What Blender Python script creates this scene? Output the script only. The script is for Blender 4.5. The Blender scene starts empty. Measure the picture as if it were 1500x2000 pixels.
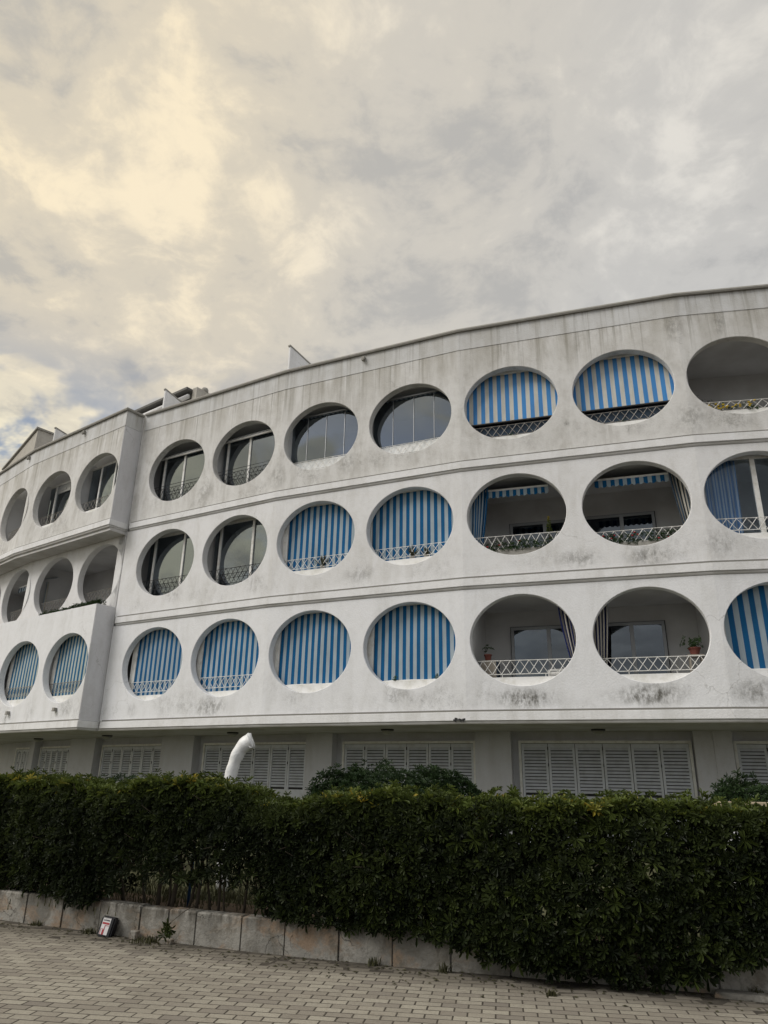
import bpy, bmesh, math, random
import numpy as np
from mathutils import Vector, Matrix
R = math.radians
random.seed(7); rng = np.random.default_rng(11)
S = bpy.context.scene; COL = S.collection

# ------------------------------------------------------------------ camera
PITCH, ROLL, FPX = 0.357302, 0.017904, 1408.72
cam = bpy.data.cameras.new('camera'); co = bpy.data.objects.new('camera', cam); COL.objects.link(co)
cam.sensor_fit = 'VERTICAL'; cam.sensor_height = 36.0; cam.lens = 36.0 * FPX / 2000.0
cam.clip_start = 0.05; cam.clip_end = 3000
_r = Vector((1, 0, 0)); _u = Vector((0, -math.sin(PITCH), math.cos(PITCH))); _f = Vector((0, math.cos(PITCH), math.sin(PITCH)))
rc = _r * math.cos(ROLL) + _u * math.sin(ROLL); uc = -_r * math.sin(ROLL) + _u * math.cos(ROLL)
co.matrix_world = Matrix(((rc.x, uc.x, -_f.x, 0), (rc.y, uc.y, -_f.y, 0), (rc.z, uc.z, -_f.z, 1.6), (0, 0, 0, 1)))
S.camera = co

# ------------------------------------------------------------------ sky and sun
SUN_AZ, SUN_EL = R(-110), R(44)                 # azimuth from +Y, negative = to the left
sd = Vector((math.sin(SUN_AZ) * math.cos(SUN_EL), math.cos(SUN_AZ) * math.cos(SUN_EL), math.sin(SUN_EL)))
W = bpy.data.worlds.new('World'); S.world = W; W.use_nodes = True
nt = W.node_tree; nt.nodes.clear()
def N(t, **k):
    n = nt.nodes.new(t)
    for a, b in k.items(): setattr(n, a, b)
    return n
def LK(a, b): nt.links.new(a, b)
def MATH(op, a, b=None, clamp=False):
    m = N('ShaderNodeMath', operation=op); m.use_clamp = clamp
    for i, v in enumerate((a, b)):
        if v is None: continue
        if isinstance(v, (int, float)): m.inputs[i].default_value = v
        else: LK(v, m.inputs[i])
    return m.outputs[0]
def RAMP(x, stops, interp='EASE'):
    r = N('ShaderNodeValToRGB'); e = r.color_ramp; e.interpolation = interp
    while len(e.elements) < len(stops): e.elements.new(0.5)
    for el, (p, c) in zip(e.elements, stops):
        el.position = p; el.color = (c, c, c, 1) if isinstance(c, (int, float)) else (*c, 1)
    LK(x, r.inputs[0]); return r.outputs[0]
def MIXC(f, a, b):
    m = N('ShaderNodeMix', data_type='RGBA')
    for i, v in ((0, f), (6, a), (7, b)):
        if isinstance(v, (int, float)): m.inputs[i].default_value = v
        elif isinstance(v, tuple): m.inputs[i].default_value = (*v, 1)
        else: LK(v, m.inputs[i])
    return m.outputs[2]
tc = N('ShaderNodeTexCoord'); sep = N('ShaderNodeSeparateXYZ'); LK(tc.outputs['Generated'], sep.inputs[0])
zc_ = MATH('MAXIMUM', sep.outputs[2], 0.0); den = MATH('ADD', zc_, 0.22)
comb = N('ShaderNodeCombineXYZ'); LK(MATH('DIVIDE', sep.outputs[0], den), comb.inputs[0]); LK(MATH('DIVIDE', sep.outputs[1], den), comb.inputs[1])
def NOISE(vec, scale, detail, rough=.55, dist=0., off=(0, 0, 0)):
    mp = N('ShaderNodeMapping'); LK(vec, mp.inputs[0]); mp.inputs[1].default_value = off
    n = N('ShaderNodeTexNoise'); LK(mp.outputs[0], n.inputs['Vector'])
    n.inputs['Scale'].default_value = scale; n.inputs['Detail'].default_value = detail
    n.inputs['Roughness'].default_value = rough; n.inputs['Distortion'].default_value = dist
    return n.outputs['Fac']
big = NOISE(comb.outputs[0], 1.3, 3, .5, .2, (3.1, 1.7, 0))
med = NOISE(comb.outputs[0], 5.0, 7, .60, .3, (0.3, 4.2, 0))
fin = NOISE(comb.outputs[0], 13.0, 6, .62, .4, (7.3, 2.2, 0))
vd = N('ShaderNodeVectorMath', operation='DOT_PRODUCT'); LK(tc.outputs['Generated'], vd.inputs[0]); vd.inputs[1].default_value = (-.93, .24, .28)   # the bright side of the overcast
glow = RAMP(vd.outputs['Value'], [(0.05, 0.0), (0.32, .26), (0.58, .66), (1.0, 1.0)])
shade = MATH('ADD', MATH('MULTIPLY', big, .36), MATH('ADD', MATH('MULTIPLY', med, .50), MATH('MULTIPLY', fin, .24)))
lum = RAMP(shade, [(.45, 0.0), (.55, .40), (.67, 1.0)], 'EASE')
greyc = MIXC(lum, (.35, .352, .355), (.54, .54, .535))
warmc = MIXC(lum, (.43, .40, .345), (.83, .69, .455))
warmth = MATH('ADD', MATH('MULTIPLY', glow, .82), MATH('MULTIPLY', RAMP(sep.outputs[2], [(.3, 0.0), (.85, 1.0)]), .20), True)
low = MATH('MULTIPLY', RAMP(sep.outputs[2], [(.30, 1.0), (.52, 0.0)]), RAMP(vd.outputs['Value'], [(.38, 0.0), (.75, 1.0)]))
warmc = MIXC(MATH('MULTIPLY', low, RAMP(med, [(.36, .25), (.56, 1.0)])), warmc, (1.0, .90, .62))
cloud = MIXC(warmth, greyc, warmc)
sky = N('ShaderNodeTexSky', sky_type='NISHITA'); sky.sun_disc = False; sky.sun_elevation = SUN_EL; sky.sun_rotation = SUN_AZ
sky.air_density = 1.0; sky.dust_density = 1.5
# thin spots in the cloud deck low over the horizon, where the clear sky shows through
thin = MATH('MULTIPLY', RAMP(NOISE(comb.outputs[0], 3.4, 5, .55, .4, (4.6, 7.1, 0)), [(.44, 0.0), (.53, 1.0)]), RAMP(sep.outputs[2], [(.40, 1.0), (.55, 0.0)]), True)
thin = MATH('MULTIPLY', thin, RAMP(vd.outputs['Value'], [(.12, 0.0), (.42, .78), (.74, .78), (.9, 0.0)]))
bg1 = N('ShaderNodeBackground'); LK(sky.outputs[0], bg1.inputs[0]); bg1.inputs[1].default_value = .085
bg2 = N('ShaderNodeBackground'); LK(cloud, bg2.inputs[0]); bg2.inputs[1].default_value = 1.0
mx = N('ShaderNodeMixShader'); LK(thin, mx.inputs[0]); LK(bg2.outputs[0], mx.inputs[1]); LK(bg1.outputs[0], mx.inputs[2])
wo = N('ShaderNodeOutputWorld'); LK(mx.outputs[0], wo.inputs[0])
sl = bpy.data.lights.new('sun', 'SUN'); so = bpy.data.objects.new('sun', sl); COL.objects.link(so)
sl.energy = 1.5; sl.angle = R(28); sl.color = (1, .97, .94)
so.rotation_euler = sd.to_track_quat('Z', 'Y').to_euler(); so.location = sd * 60
S.view_settings.view_transform = 'Standard'; S.view_settings.look = 'None'
S.view_settings.exposure = 0.36; S.view_settings.gamma = 1.0; S.view_settings.use_curve_mapping = False

# ------------------------------------------------------------------ materials
def mat(name, base, rough=.7, metal=0., bump=None, spec=.4):
    """base: colour tuple, or function(node builder) returning a colour socket"""
    global nt
    m = bpy.data.materials.new(name); m.use_nodes = True; nt = m.node_tree
    b = nt.nodes['Principled BSDF']
    b.inputs['Roughness'].default_value = rough; b.inputs['Metallic'].default_value = metal
    b.inputs['Specular IOR Level'].default_value = spec
    g = N('ShaderNodeNewGeometry'); pos = g.outputs['Position']
    c = base(pos) if callable(base) else base
    if isinstance(c, tuple): b.inputs['Base Color'].default_value = (*c, 1)
    else: LK(c, b.inputs['Base Color'])
    if bump:
        sc, st, dist = bump
        bp = N('ShaderNodeBump'); bp.inputs['Strength'].default_value = st; bp.inputs['Distance'].default_value = dist
        LK(NOISE(pos, sc, 6, .6), bp.inputs['Height']); LK(bp.outputs[0], b.inputs['Normal'])
    return m
def scaled(pos, s):
    mp = N('ShaderNodeMapping'); LK(pos, mp.inputs[0]); mp.inputs[3].default_value = s; return mp.outputs[0]
def zof(pos):
    s = N('ShaderNodeSeparateXYZ'); LK(pos, s.inputs[0]); return s.outputs[2]
def wallmat(name, white, dirt, amount, ztop=None, zlow=None, mould=.6, spots=()):
    def f(pos):
        streak = NOISE(scaled(pos, (1.7, 1.7, .42)), 1.6, 6, .66, .5)
        blotch = NOISE(pos, .75, 5, .6, .4, (5, 2, 1))
        fine = NOISE(pos, 5.5, 6, .68, .4)
        d = MATH('MULTIPLY', RAMP(streak, [(.36, 0.), (.68, 1.)]), RAMP(blotch, [(.30, .15), (.62, 1.)]))
        d = MATH('ADD', MATH('MULTIPLY', d, .75), MATH('MULTIPLY', RAMP(fine, [(.4, 0.), (.75, 1.)]), .35))
        d = MATH('MULTIPLY', d, amount, True)
        c = MIXC(d, white, dirt)
        if ztop:      # run-off streaks that start under the parapet band and fade out downwards
            z = zof(pos)
            zz = MATH('DIVIDE', MATH('SUBTRACT', z, ztop - 1.25), 1.25, True)
            thin_ = RAMP(NOISE(scaled(pos, (5.5, 5.5, .12)), 1.8, 4, .6, .2, (1, 9, 0)), [(.52, 0.), (.66, 1.)])
            k = MATH('MULTIPLY', MATH('MULTIPLY', thin_, zz), .62, True)
            c = MIXC(k, c, (.22, .21, .175))
            wash = RAMP(NOISE(scaled(pos, (1.6, 1.6, .25)), 1.1, 4, .6, .3, (4, 4, 4)), [(.38, 0.), (.62, 1.)])
            c = MIXC(MATH('MULTIPLY', MATH('MULTIPLY', wash, zz), .55, True), c, (.36, .34, .29))
        if zlow:      # black mould specks in patches low on the storey
            z = zof(pos)
            zz = RAMP(MATH('DIVIDE', MATH('SUBTRACT', z, zlow), 1.1), [(0., .7), (.3, 1.), (.75, .35), (1., 0.)])
            patch = RAMP(NOISE(pos, .8, 4, .55, .2, (9, 3, 4)), [(.44, 0.), (.66, 1.)])
            sp = MATH('ADD', MATH('MULTIPLY', RAMP(NOISE(scaled(pos, (1, 1, .7)), 7, 8, .78, .15), [(.40, 0.), (.72, 1.)]), .65), MATH('MULTIPLY', RAMP(NOISE(pos, 30, 4, .7), [(.52, 0.), (.68, 1.)]), .45), True)
            k = MATH('MULTIPLY', MATH('MULTIPLY', MATH('MULTIPLY', patch, sp), zz), mould, True)
            c = MIXC(k, c, (.115, .11, .095))
        for (x, y, z, rx, rz, k) in spots:      # single stains: a drip or a mould patch with its own place and size
            v = N('ShaderNodeVectorMath', operation='SUBTRACT'); LK(pos, v.inputs[0]); v.inputs[1].default_value = (x, y, z)
            v2 = N('ShaderNodeVectorMath', operation='MULTIPLY'); LK(v.outputs[0], v2.inputs[0]); v2.inputs[1].default_value = (1 / rx, 1 / rx, 1 / rz)
            ln = N('ShaderNodeVectorMath', operation='LENGTH'); LK(v2.outputs[0], ln.inputs[0])
            nn = NOISE(scaled(pos, (1, 1, .6)), 9 if rx > .2 else 22, 7, .75, .2, (x, y, z))
            m_ = MATH('MULTIPLY', RAMP(ln.outputs['Value'], [(.1, 1.), (1., 0.)]), RAMP(nn, [(.36, 0.), (.66, 1.)]))
            c = MIXC(MATH('MULTIPLY', m_, k, True), c, (.10, .095, .08))
        # hairline cracks
        vo = N('ShaderNodeTexVoronoi', feature='DISTANCE_TO_EDGE'); vo.inputs['Scale'].default_value = .42
        wv = N('ShaderNodeVectorMath', operation='ADD'); LK(pos, wv.inputs[0])
        nz = N('ShaderNodeTexNoise'); nz.inputs['Scale'].default_value = 2.4; nz.inputs['Detail'].default_value = 5; LK(pos, nz.inputs['Vector'])
        sc = N('ShaderNodeVectorMath', operation='SCALE'); LK(nz.outputs['Color'], sc.inputs[0]); sc.inputs['Scale'].default_value = .6; LK(sc.outputs[0], wv.inputs[1])
        LK(wv.outputs[0], vo.inputs['Vector'])
        cr = MATH('MULTIPLY', RAMP(vo.outputs['Distance'], [(.0, 1.), (.004, 0.)], 'LINEAR'), RAMP(NOISE(pos, .6, 3, .5, 0, (2, 8, 1)), [(.54, 0.), (.66, .42)]))
        return MIXC(cr, c, (.2, .19, .17))
    return mat(name, f, .85, 0, (26, .28, .03), .25)
M = {}
SP_TOP = [(3.05, 16.0, 9.38, .10, .28, .9), (5.68, 15.1, 9.42, .10, .30, .9), (7.0, 14.7, 9.5, .5, .6, .5), (4.35, 15.5, 9.75, .12, .14, .7), (-5.3, 19.85, 9.6, .4, .4, .55), (-1.0, 17.6, 9.55, .5, .45, .45), (-3.0, 18.5, 9.5, .4, .5, .5), (6.9, 14.7, 12.0, .35, .7, .5), (7.9, 14.5, 11.95, .25, .6, .5), (9.4, 14.2, 9.4, .8, .4, .5)]
SP_MID = [(4.4, 15.45, 6.35, .7, .3, .6), (5.8, 15.0, 6.3, .8, .3, .7), (7.2, 14.6, 6.5, .5, .5, .5), (-.6, 17.4, 6.45, .6, .3, .45), (-3.4, 18.8, 6.5, .5, .4, .4), (-6.0, 20.25, 6.5, .5, .3, .4)]
SP_LOW = [(3.1, 15.9, 3.32, .95, .3, 1.0), (5.5, 15.1, 3.35, 1.0, .32, 1.0), (7.4, 14.55, 3.4, .6, .35, .7), (-4.4, 19.3, 3.35, .75, .35, .75), (-6.9, 20.8, 3.35, .3, .3, .4), (.4, 16.95, 3.45, .5, .3, .5), (-9.55, 21.85, 3.22, .07, .30, .95), (-11.67, 23.35, 3.22, .08, .30, .95), (-9.0, 21.4, 3.4, .4, .4, .5)]
M['wall_top'] = wallmat('wall_top', (.73, .728, .72), (.46, .447, .42), .86, ztop=12.25, zlow=9.04, mould=.75, spots=SP_TOP)
M['wall_mid'] = wallmat('wall_mid', (.80, .805, .82), (.56, .55, .525), .58, zlow=6.06, mould=.42, spots=SP_MID)
M['wall_low'] = wallmat('wall_low', (.83, .84, .865), (.58, .58, .57), .5, zlow=3.06, mould=.6, spots=SP_LOW)
M['band'] = wallmat('band', (.68, .69, .70), (.42, .41, .38), .55, ztop=13.1, mould=.3)
M['fascia'] = wallmat('fascia', (.82, .825, .84), (.5, .49, .46), .5)
M['end'] = wallmat('end_wall', (.70, .705, .735), (.47, .46, .46), .5)
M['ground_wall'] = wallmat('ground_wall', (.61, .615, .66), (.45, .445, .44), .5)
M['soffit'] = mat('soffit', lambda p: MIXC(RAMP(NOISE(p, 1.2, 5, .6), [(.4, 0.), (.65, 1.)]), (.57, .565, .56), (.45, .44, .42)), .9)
M['loggia'] = mat('loggia', lambda p: MIXC(RAMP(NOISE(p, .9, 4), [(.4, 0.), (.65, 1.)]), (.60, .605, .61), (.50, .50, .50)), .85)
M['loggia_dark'] = mat('loggia_dark', lambda p: MIXC(RAMP(NOISE(p, .9, 4), [(.4, 0.), (.65, 1.)]), (.33, .325, .31), (.27, .265, .25)), .85)
M['joint'] = mat('groove_shade', (.20, .195, .18), .8)  # dark tone for the groove shadow painted above the fasciae
M['white'] = mat('white_paint', lambda p: MIXC(RAMP(NOISE(p, 6, 5, .65), [(.4, 0.), (.75, 1.)]), (.80, .80, .78), (.62, .60, .55)), .5)
M['sill'] = mat('sill_paint', lambda p: MIXC(RAMP(NOISE(p, 3, 5, .65), [(.4, 0.), (.75, 1.)]), (.82, .82, .81), (.62, .61, .56)), .6, 0, (30, .15, .02))
M['dark_metal'] = mat('dark_metal', (.045, .045, .048), .5, .3)
M['rust_rail'] = mat('rail_grey', lambda p: MIXC(RAMP(NOISE(p, 25, 4), [(.45, 0.), (.65, 1.)]), (.36, .35, .33), (.18, .14, .11)), .55, .2)
M['alu'] = mat('aluminium', (.42, .43, .44), .4, .6)
M['door_frame'] = mat('door_frame', (.30, .31, .32), .4, .3)
M['seal_and_shade'] = mat('black_seal_and_slat_shade', (.02, .02, .022), .6)
def fabric(name, a, b, rough=.9):
    def f(p):
        oi = N('ShaderNodeObjectInfo'); c = MIXC(RAMP(NOISE(scaled(p, (1, 1, .4)), 3.5, 5, .65), [(.35, 0.), (.75, 1.)]), a, b)
        c = MIXC(RAMP(NOISE(scaled(p, (6, 6, .5)), 2, 4, .6, .3), [(.5, 0.), (.72, .35)]), c, tuple(x * .55 for x in a))
        return MIXC(MATH('MULTIPLY', oi.outputs['Random'], .32), c, tuple(min(1, x * .6 + .02) for x in a))
    return mat(name, f, rough, 0, (160, .2, .004), .15)
M['blue'] = fabric('blue_canvas', (.008, .115, .29), (.012, .095, .225))
M['grey_c'] = fabric('grey_canvas', (.40, .48, .54), (.32, .385, .43))
M['blue_l'] = fabric('lit_blue_canvas', (.065, .26, .60), (.08, .235, .52))  # blue canvas lightened for the stronger light on the top row
M['white_l'] = fabric('lit_cream_canvas', (.62, .62, .58), (.50, .50, .46))  # its pale stripes, brightened for the same light
M['teal'] = fabric('teal_canvas', (.015, .135, .29), (.015, .11, .225))
M['pale_t'] = fabric('pale_canvas', (.50, .55, .52), (.38, .42, .39))
M['navy'] = fabric('navy_cloth', (.014, .022, .12), (.012, .018, .08))
M['cream'] = fabric('cream_cloth', (.62, .60, .53), (.50, .48, .42))
M['curtain_blue'] = fabric('curtain_blue', (.07, .22, .50), (.06, .17, .38))
M['curtain_pale'] = fabric('curtain_pale', (.36, .45, .58), (.28, .36, .48))
M['curtain_dark'] = fabric('curtain_dark', (.06, .09, .13), (.045, .06, .09))
M['sheet'] = fabric('plastic_sheet', (.86, .87, .87), (.74, .76, .76), .4)
def glass(name, tint, refl):
    global nt
    m = bpy.data.materials.new(name); m.use_nodes = True; nt = m.node_tree; nt.nodes.clear()
    o = N('ShaderNodeOutputMaterial'); t = N('ShaderNodeBsdfTransparent'); t.inputs[0].default_value = (*tint, 1)
    g = N('ShaderNodeBsdfGlossy'); g.inputs['Roughness'].default_value = .012; g.inputs[0].default_value = (.80, .90, 1, 1)
    lw = N('ShaderNodeLayerWeight'); lw.inputs[0].default_value = .5
    f = MATH('ADD', MATH('MULTIPLY', MATH('POWER', lw.outputs['Facing'], 5.0), .9), refl, True)
    x = N('ShaderNodeMixShader'); LK(f, x.inputs[0]); LK(t.outputs[0], x.inputs[1]); LK(g.outputs[0], x.inputs[2]); LK(x.outputs[0], o.inputs[0])
    return m
M['glass'] = glass('window_glass', (.50, .52, .53), .19)
M['glass_door'] = glass('door_glass', (.14, .16, .20), .13)
M['glass_clear'] = glass('clear_glass', (.88, .91, .93), .03)
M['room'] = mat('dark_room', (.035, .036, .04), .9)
M['roof_dark'] = mat('roof_sheet', (.12, .118, .112), .7)
M['penthouse'] = wallmat('penthouse', (.50, .48, .44), (.36, .34, .30), .8)
M['asphalt_base'] = mat('joint_sand', lambda p: MIXC(RAMP(NOISE(p, 8, 6, .7), [(.35, 0.), (.7, 1.)]), (.045, .039, .031), (.095, .084, .067)), .95)
def pavf(p):
    oi = N('ShaderNodeObjectInfo'); at = N('ShaderNodeAttribute'); at.attribute_name = 'tint'
    t = MATH('FRACT', MATH('ADD', at.outputs['Fac'], MATH('MULTIPLY', oi.outputs['Random'], 3.7)))
    base = RAMP(t, [(0., (.245, .222, .19)), (.35, (.325, .303, .255)), (.6, (.375, .352, .295)), (.85, (.295, .27, .227)), (1., (.22, .20, .175))], 'LINEAR')
    base = MIXC(RAMP(NOISE(p, 40, 5, .75), [(.4, 0.), (.75, .55)]), base, (.17, .15, .12))
    # grey silt and dirt lying in drifts over the stones
    d = RAMP(NOISE(p, .9, 5, .6, .5, (2, 2, 0)), [(.46, 0.), (.70, .5)])
    base = MIXC(d, base, (.21, .19, .16))
    sx = N('ShaderNodeSeparateXYZ'); LK(p, sx.inputs[0]); xx = MATH('ADD', sx.outputs[0], 1.17)
    wl = MATH('MAXIMUM', MATH('SUBTRACT', 8.16, MATH('MULTIPLY', xx, .45)), MATH('SUBTRACT', 8.16, MATH('MULTIPLY', xx, .30)))
    dw = MATH('SUBTRACT', MATH('SUBTRACT', wl, sx.outputs[1]), MATH('MULTIPLY', NOISE(p, 1.6, 5, .65), .9))
    base = MIXC(RAMP(MATH('ADD', dw, .5), [(.25, .85), (.75, 0.)]), base, (.135, .122, .10))     # washed-in silt along the wall foot
    return MIXC(RAMP(NOISE(p, 4, 5, .7, .4), [(.55, 0.), (.8, .6)]), base, (.12, .105, .085))
M['paver'] = mat('paver', pavf, .9, 0, (70, .35, .01), .2)
def blockf(p):
    c = MIXC(RAMP(NOISE(p, 2.2, 5, .6, .3), [(.4, 0.), (.65, 1.)]), (.29, .28, .255), (.17, .165, .15))
    st = RAMP(NOISE(scaled(p, (1, 1, 1.6)), 2.1, 6, .68, .5, (3, 1, 2)), [(.50, 0.), (.66, .75)])
    c = MIXC(st, c, (.27, .185, .12))
    z = zof(p)
    top = MATH('MULTIPLY', RAMP(MATH('DIVIDE', z, .3), [(.45, 0.), (1., 1.)]), RAMP(NOISE(scaled(p, (4, 4, .6)), 2.6, 5, .7, .3), [(.42, 0.), (.62, .9)]))
    c = MIXC(top, c, (.055, .05, .042))
    dk = RAMP(NOISE(p, 4.5, 6, .7, .6, (6, 1, 3)), [(.47, 0.), (.64, .8)]); c = MIXC(dk, c, (.13, .12, .10))
    vo = N('ShaderNodeTexVoronoi', feature='DISTANCE_TO_EDGE'); vo.inputs['Scale'].default_value = 1.7
    nz = N('ShaderNodeTexNoise'); nz.inputs['Scale'].default_value = 5; nz.inputs['Detail'].default_value = 5; LK(p, nz.inputs['Vector'])
    av = N('ShaderNodeVectorMath', operation='MULTIPLY_ADD'); LK(nz.outputs['Color'], av.inputs[0]); av.inputs[1].default_value = (.35, .35, .35); LK(p, av.inputs[2]); LK(av.outputs[0], vo.inputs['Vector'])
    c = MIXC(MATH('MULTIPLY', RAMP(vo.outputs['Distance'], [(.0, 1.), (.012, 0.)], 'LINEAR'), RAMP(NOISE(p, 1.3, 3), [(.48, 0.), (.58, .8)])), c, (.03, .028, .024))
    return MIXC(RAMP(NOISE(p, 30, 6, .75), [(.5, 0.), (.8, .6)]), c, (.10, .095, .085))
M['block'] = mat('concrete_block', blockf, .92, 0, (34, .5, .02), .2)
M['soil'] = mat('soil', lambda p: MIXC(NOISE(p, 6, 6, .7), (.10, .07, .045), (.17, .12, .08)), .95, 0, (20, .6, .04))
M['grass_g'] = mat('lawn', lambda p: MIXC(RAMP(NOISE(p, 2.5, 6, .7), [(.35, 0.), (.65, 1.)]), (.075, .083, .04), (.13, .13, .065)), .95, 0, (40, .8, .05))
def leafmat(name, dark, lite, yellow, tr=.25):
    global nt
    m = bpy.data.materials.new(name); m.use_nodes = True; nt = m.node_tree
    b = nt.nodes['Principled BSDF']; b.inputs['Roughness'].default_value = .5; b.inputs['Specular IOR Level'].default_value = .25
    at = N('ShaderNodeAttribute'); at.attribute_name = 'tint'
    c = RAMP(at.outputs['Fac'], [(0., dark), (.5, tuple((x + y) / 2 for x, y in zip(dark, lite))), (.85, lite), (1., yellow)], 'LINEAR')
    LK(c, b.inputs['Base Color'])
    t = N('ShaderNodeBsdfTranslucent'); LK(c, t.inputs[0]); x = N('ShaderNodeMixShader'); x.inputs[0].default_value = tr
    o = nt.nodes['Material Output']; LK(b.outputs[0], x.inputs[1]); LK(t.outputs[0], x.inputs[2]); LK(x.outputs[0], o.inputs[0])
    return m
M['leaf'] = leafmat('hedge_leaf', (.006, .0105, .0045), (.102, .138, .028), (.40, .31, .045))
M['leaf2'] = leafmat('bush_leaf', (.016, .034, .013), (.045, .080, .026), (.08, .10, .03))
M['weed'] = leafmat('weed_leaf', (.05, .05, .028), (.10, .10, .045), (.17, .15, .08))
M['pot_leaf'] = leafmat('pot_leaf', (.018, .04, .012), (.05, .10, .025), (.12, .14, .04))
M['bark'] = mat('bark', lambda p: MIXC(NOISE(p, 18, 5, .7), (.045, .037, .028), (.09, .075, .055)), .9, 0, (60, .6, .01))
M['terracotta'] = mat('terracotta', lambda p: MIXC(NOISE(p, 9, 4), (.19, .055, .04), (.14, .045, .035)), .8)
M['red'] = mat('red_petal', (.42, .012, .022), .6)
M['yellow'] = mat('yellow_petal', (.62, .44, .02), .6)
M['blackplastic'] = mat('black_plastic', (.008, .008, .010), .35)
M['label'] = mat('label_white', (.62, .61, .62), .5)
M['labelred'] = mat('label_red', (.34, .035, .045), .5)
M['ink'] = mat('label_ink', (.03, .03, .035), .5)
M['blue_pipe'] = mat('blue_pipe', (.01, .05, .13), .45)
M['wrap'] = mat('white_wrap', lambda p: MIXC(RAMP(NOISE(p, 7, 5, .6), [(.4, 0.), (.7, 1.)]), (.88, .89, .90), (.76, .78, .79)), .33, 0, (16, .35, .03), .5)
M['film'] = mat('clear_film', (.5, .5, .48), .25)
M['lampglass'] = mat('lamp_glass', (.34, .34, .31), .4)
M['stone_cap'] = mat('stone_cap', lambda p: MIXC(NOISE(p, 9, 5, .7), (.42, .34, .23), (.55, .47, .35)), .85)
M['mossy'] = mat('dirty_stone', lambda p: MIXC(NOISE(p, 9, 5, .7), (.20, .19, .17), (.42, .41, .38)), .9)
M['wood'] = mat('wood_cabinet', (.30, .27, .23), .7)

# ------------------------------------------------------------------ helpers
def mk(name, V, F, m, parent=None, smooth=False, mi=None, tint=None, origin=None, weld=False):
    V = np.asarray(V, dtype=np.float32)
    if parent is not None:
        org = np.array(WL[parent.name]); 
    elif origin is not None: org = np.array(origin)
    else:
        org = np.array([(V[:, 0].min() + V[:, 0].max()) / 2, (V[:, 1].min() + V[:, 1].max()) / 2, V[:, 2].min()])
    me = bpy.data.meshes.new(name)
    me.from_pydata((V - org).tolist(), [], F if isinstance(F, list) else F.tolist())
    ms = m if isinstance(m, list) else [m]
    for x in ms: me.materials.append(x)
    if mi is not None: me.polygons.foreach_set('material_index', np.asarray(mi, dtype=np.int32))
    if smooth: me.polygons.foreach_set('use_smooth', np.ones(len(me.polygons), dtype=bool))
    if tint is not None:
        a = me.attributes.new('tint', 'FLOAT', 'POINT'); a.data.foreach_set('value', np.asarray(tint, dtype=np.float32))
    me.update()
    o = bpy.data.objects.new(name, me); COL.objects.link(o)
    if parent is not None: o.parent = parent
    else: o.location = org
    WL[o.name] = tuple(org)
    return o
WL = {}
def empty(name, loc, label, cat, group=None):
    o = bpy.data.objects.new(name, None); COL.objects.link(o); o.location = loc; o.empty_display_size = .2
    WL[o.name] = tuple(loc); tag(o, label, cat, group); return o
def tag(o, label=None, cat=None, group=None, kind=None):
    for k, v in (('label', label), ('category', cat), ('group', group), ('kind', kind)):
        if v: o[k] = v
    return o
class G:
    """collects faces"""
    def __init__(s): s.v = []; s.f = []; s.mi = []
    def add(s, V, F, mi=0):
        n = len(s.v); s.v += [tuple(map(float, p)) for p in V]; s.f += [[i + n for i in q] for q in F]; s.mi += [mi] * len(F); return s
    def hexa(s, b, mi=0):   # 8 points: bottom 4 ccw, top 4
        return s.add(b, [[3, 2, 1, 0], [4, 5, 6, 7], [0, 1, 5, 4], [1, 2, 6, 5], [2, 3, 7, 6], [3, 0, 4, 7]], mi)
    def box(s, lo, hi, mi=0):
        x0, y0, z0 = lo; x1, y1, z1 = hi
        return s.hexa([(x0, y0, z0), (x1, y0, z0), (x1, y1, z0), (x0, y1, z0), (x0, y0, z1), (x1, y0, z1), (x1, y1, z1), (x0, y1, z1)], mi)
    def bar(s, a, b, r, mi=0, sides=4):
        a = Vector(a); b = Vector(b); d = (b - a).normalized()
        u = d.orthogonal().normalized(); w = d.cross(u); V = []
        for p in (a, b):
            for k in range(sides):
                t = 2 * math.pi * (k + .5) / sides; V.append(p + (u * math.cos(t) + w * math.sin(t)) * r)
        F = [[k, (k + 1) % sides, (k + 1) % sides + sides, k + sides] for k in range(sides)]
        F += [list(range(sides))[::-1], list(range(sides, 2 * sides))]
        return s.add(V, F, mi)
    def tube(s, pts, rad, sides=8, mi=0, squash=None):
        n = len(pts); V = []
        for i, p in enumerate(pts):
            d = (Vector(pts[min(i + 1, n - 1)]) - Vector(pts[max(i - 1, 0)])).normalized()
            u = d.cross(Vector((0, 1, .01))).normalized(); w = d.cross(u); r = rad[i] if hasattr(rad, '__len__') else rad
            for k in range(sides):
                t = 2 * math.pi * k / sides; V.append(Vector(p) + (u * math.cos(t) + w * math.sin(t)) * r)
        F = [[i * sides + k, i * sides + (k + 1) % sides, (i + 1) * sides + (k + 1) % sides, (i + 1) * sides + k] for i in range(n - 1) for k in range(sides)]
        F += [list(range(sides))[::-1], [(n - 1) * sides + k for k in range(sides)]]
        return s.add(V, F, mi)
    def lathe(s, c, prof, sides=14, mi=0):
        V = []; n = len(prof)
        for r, z in prof:
            for k in range(sides):
                t = 2 * math.pi * k / sides; V.append((c[0] + r * math.cos(t), c[1] + r * math.sin(t), c[2] + z))
        F = [[i * sides + k, i * sides + (k + 1) % sides, (i + 1) * sides + (k + 1) % sides, (i + 1) * sides + k] for i in range(n - 1) for k in range(sides)]
        F += [list(range(sides))[::-1], [(n - 1) * sides + k for k in range(sides)]]
        return s.add(V, F, mi)
    def out(s, name, m, parent=None, **k): return mk(name, s.v, s.f, m, parent, mi=s.mi, **k)

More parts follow.
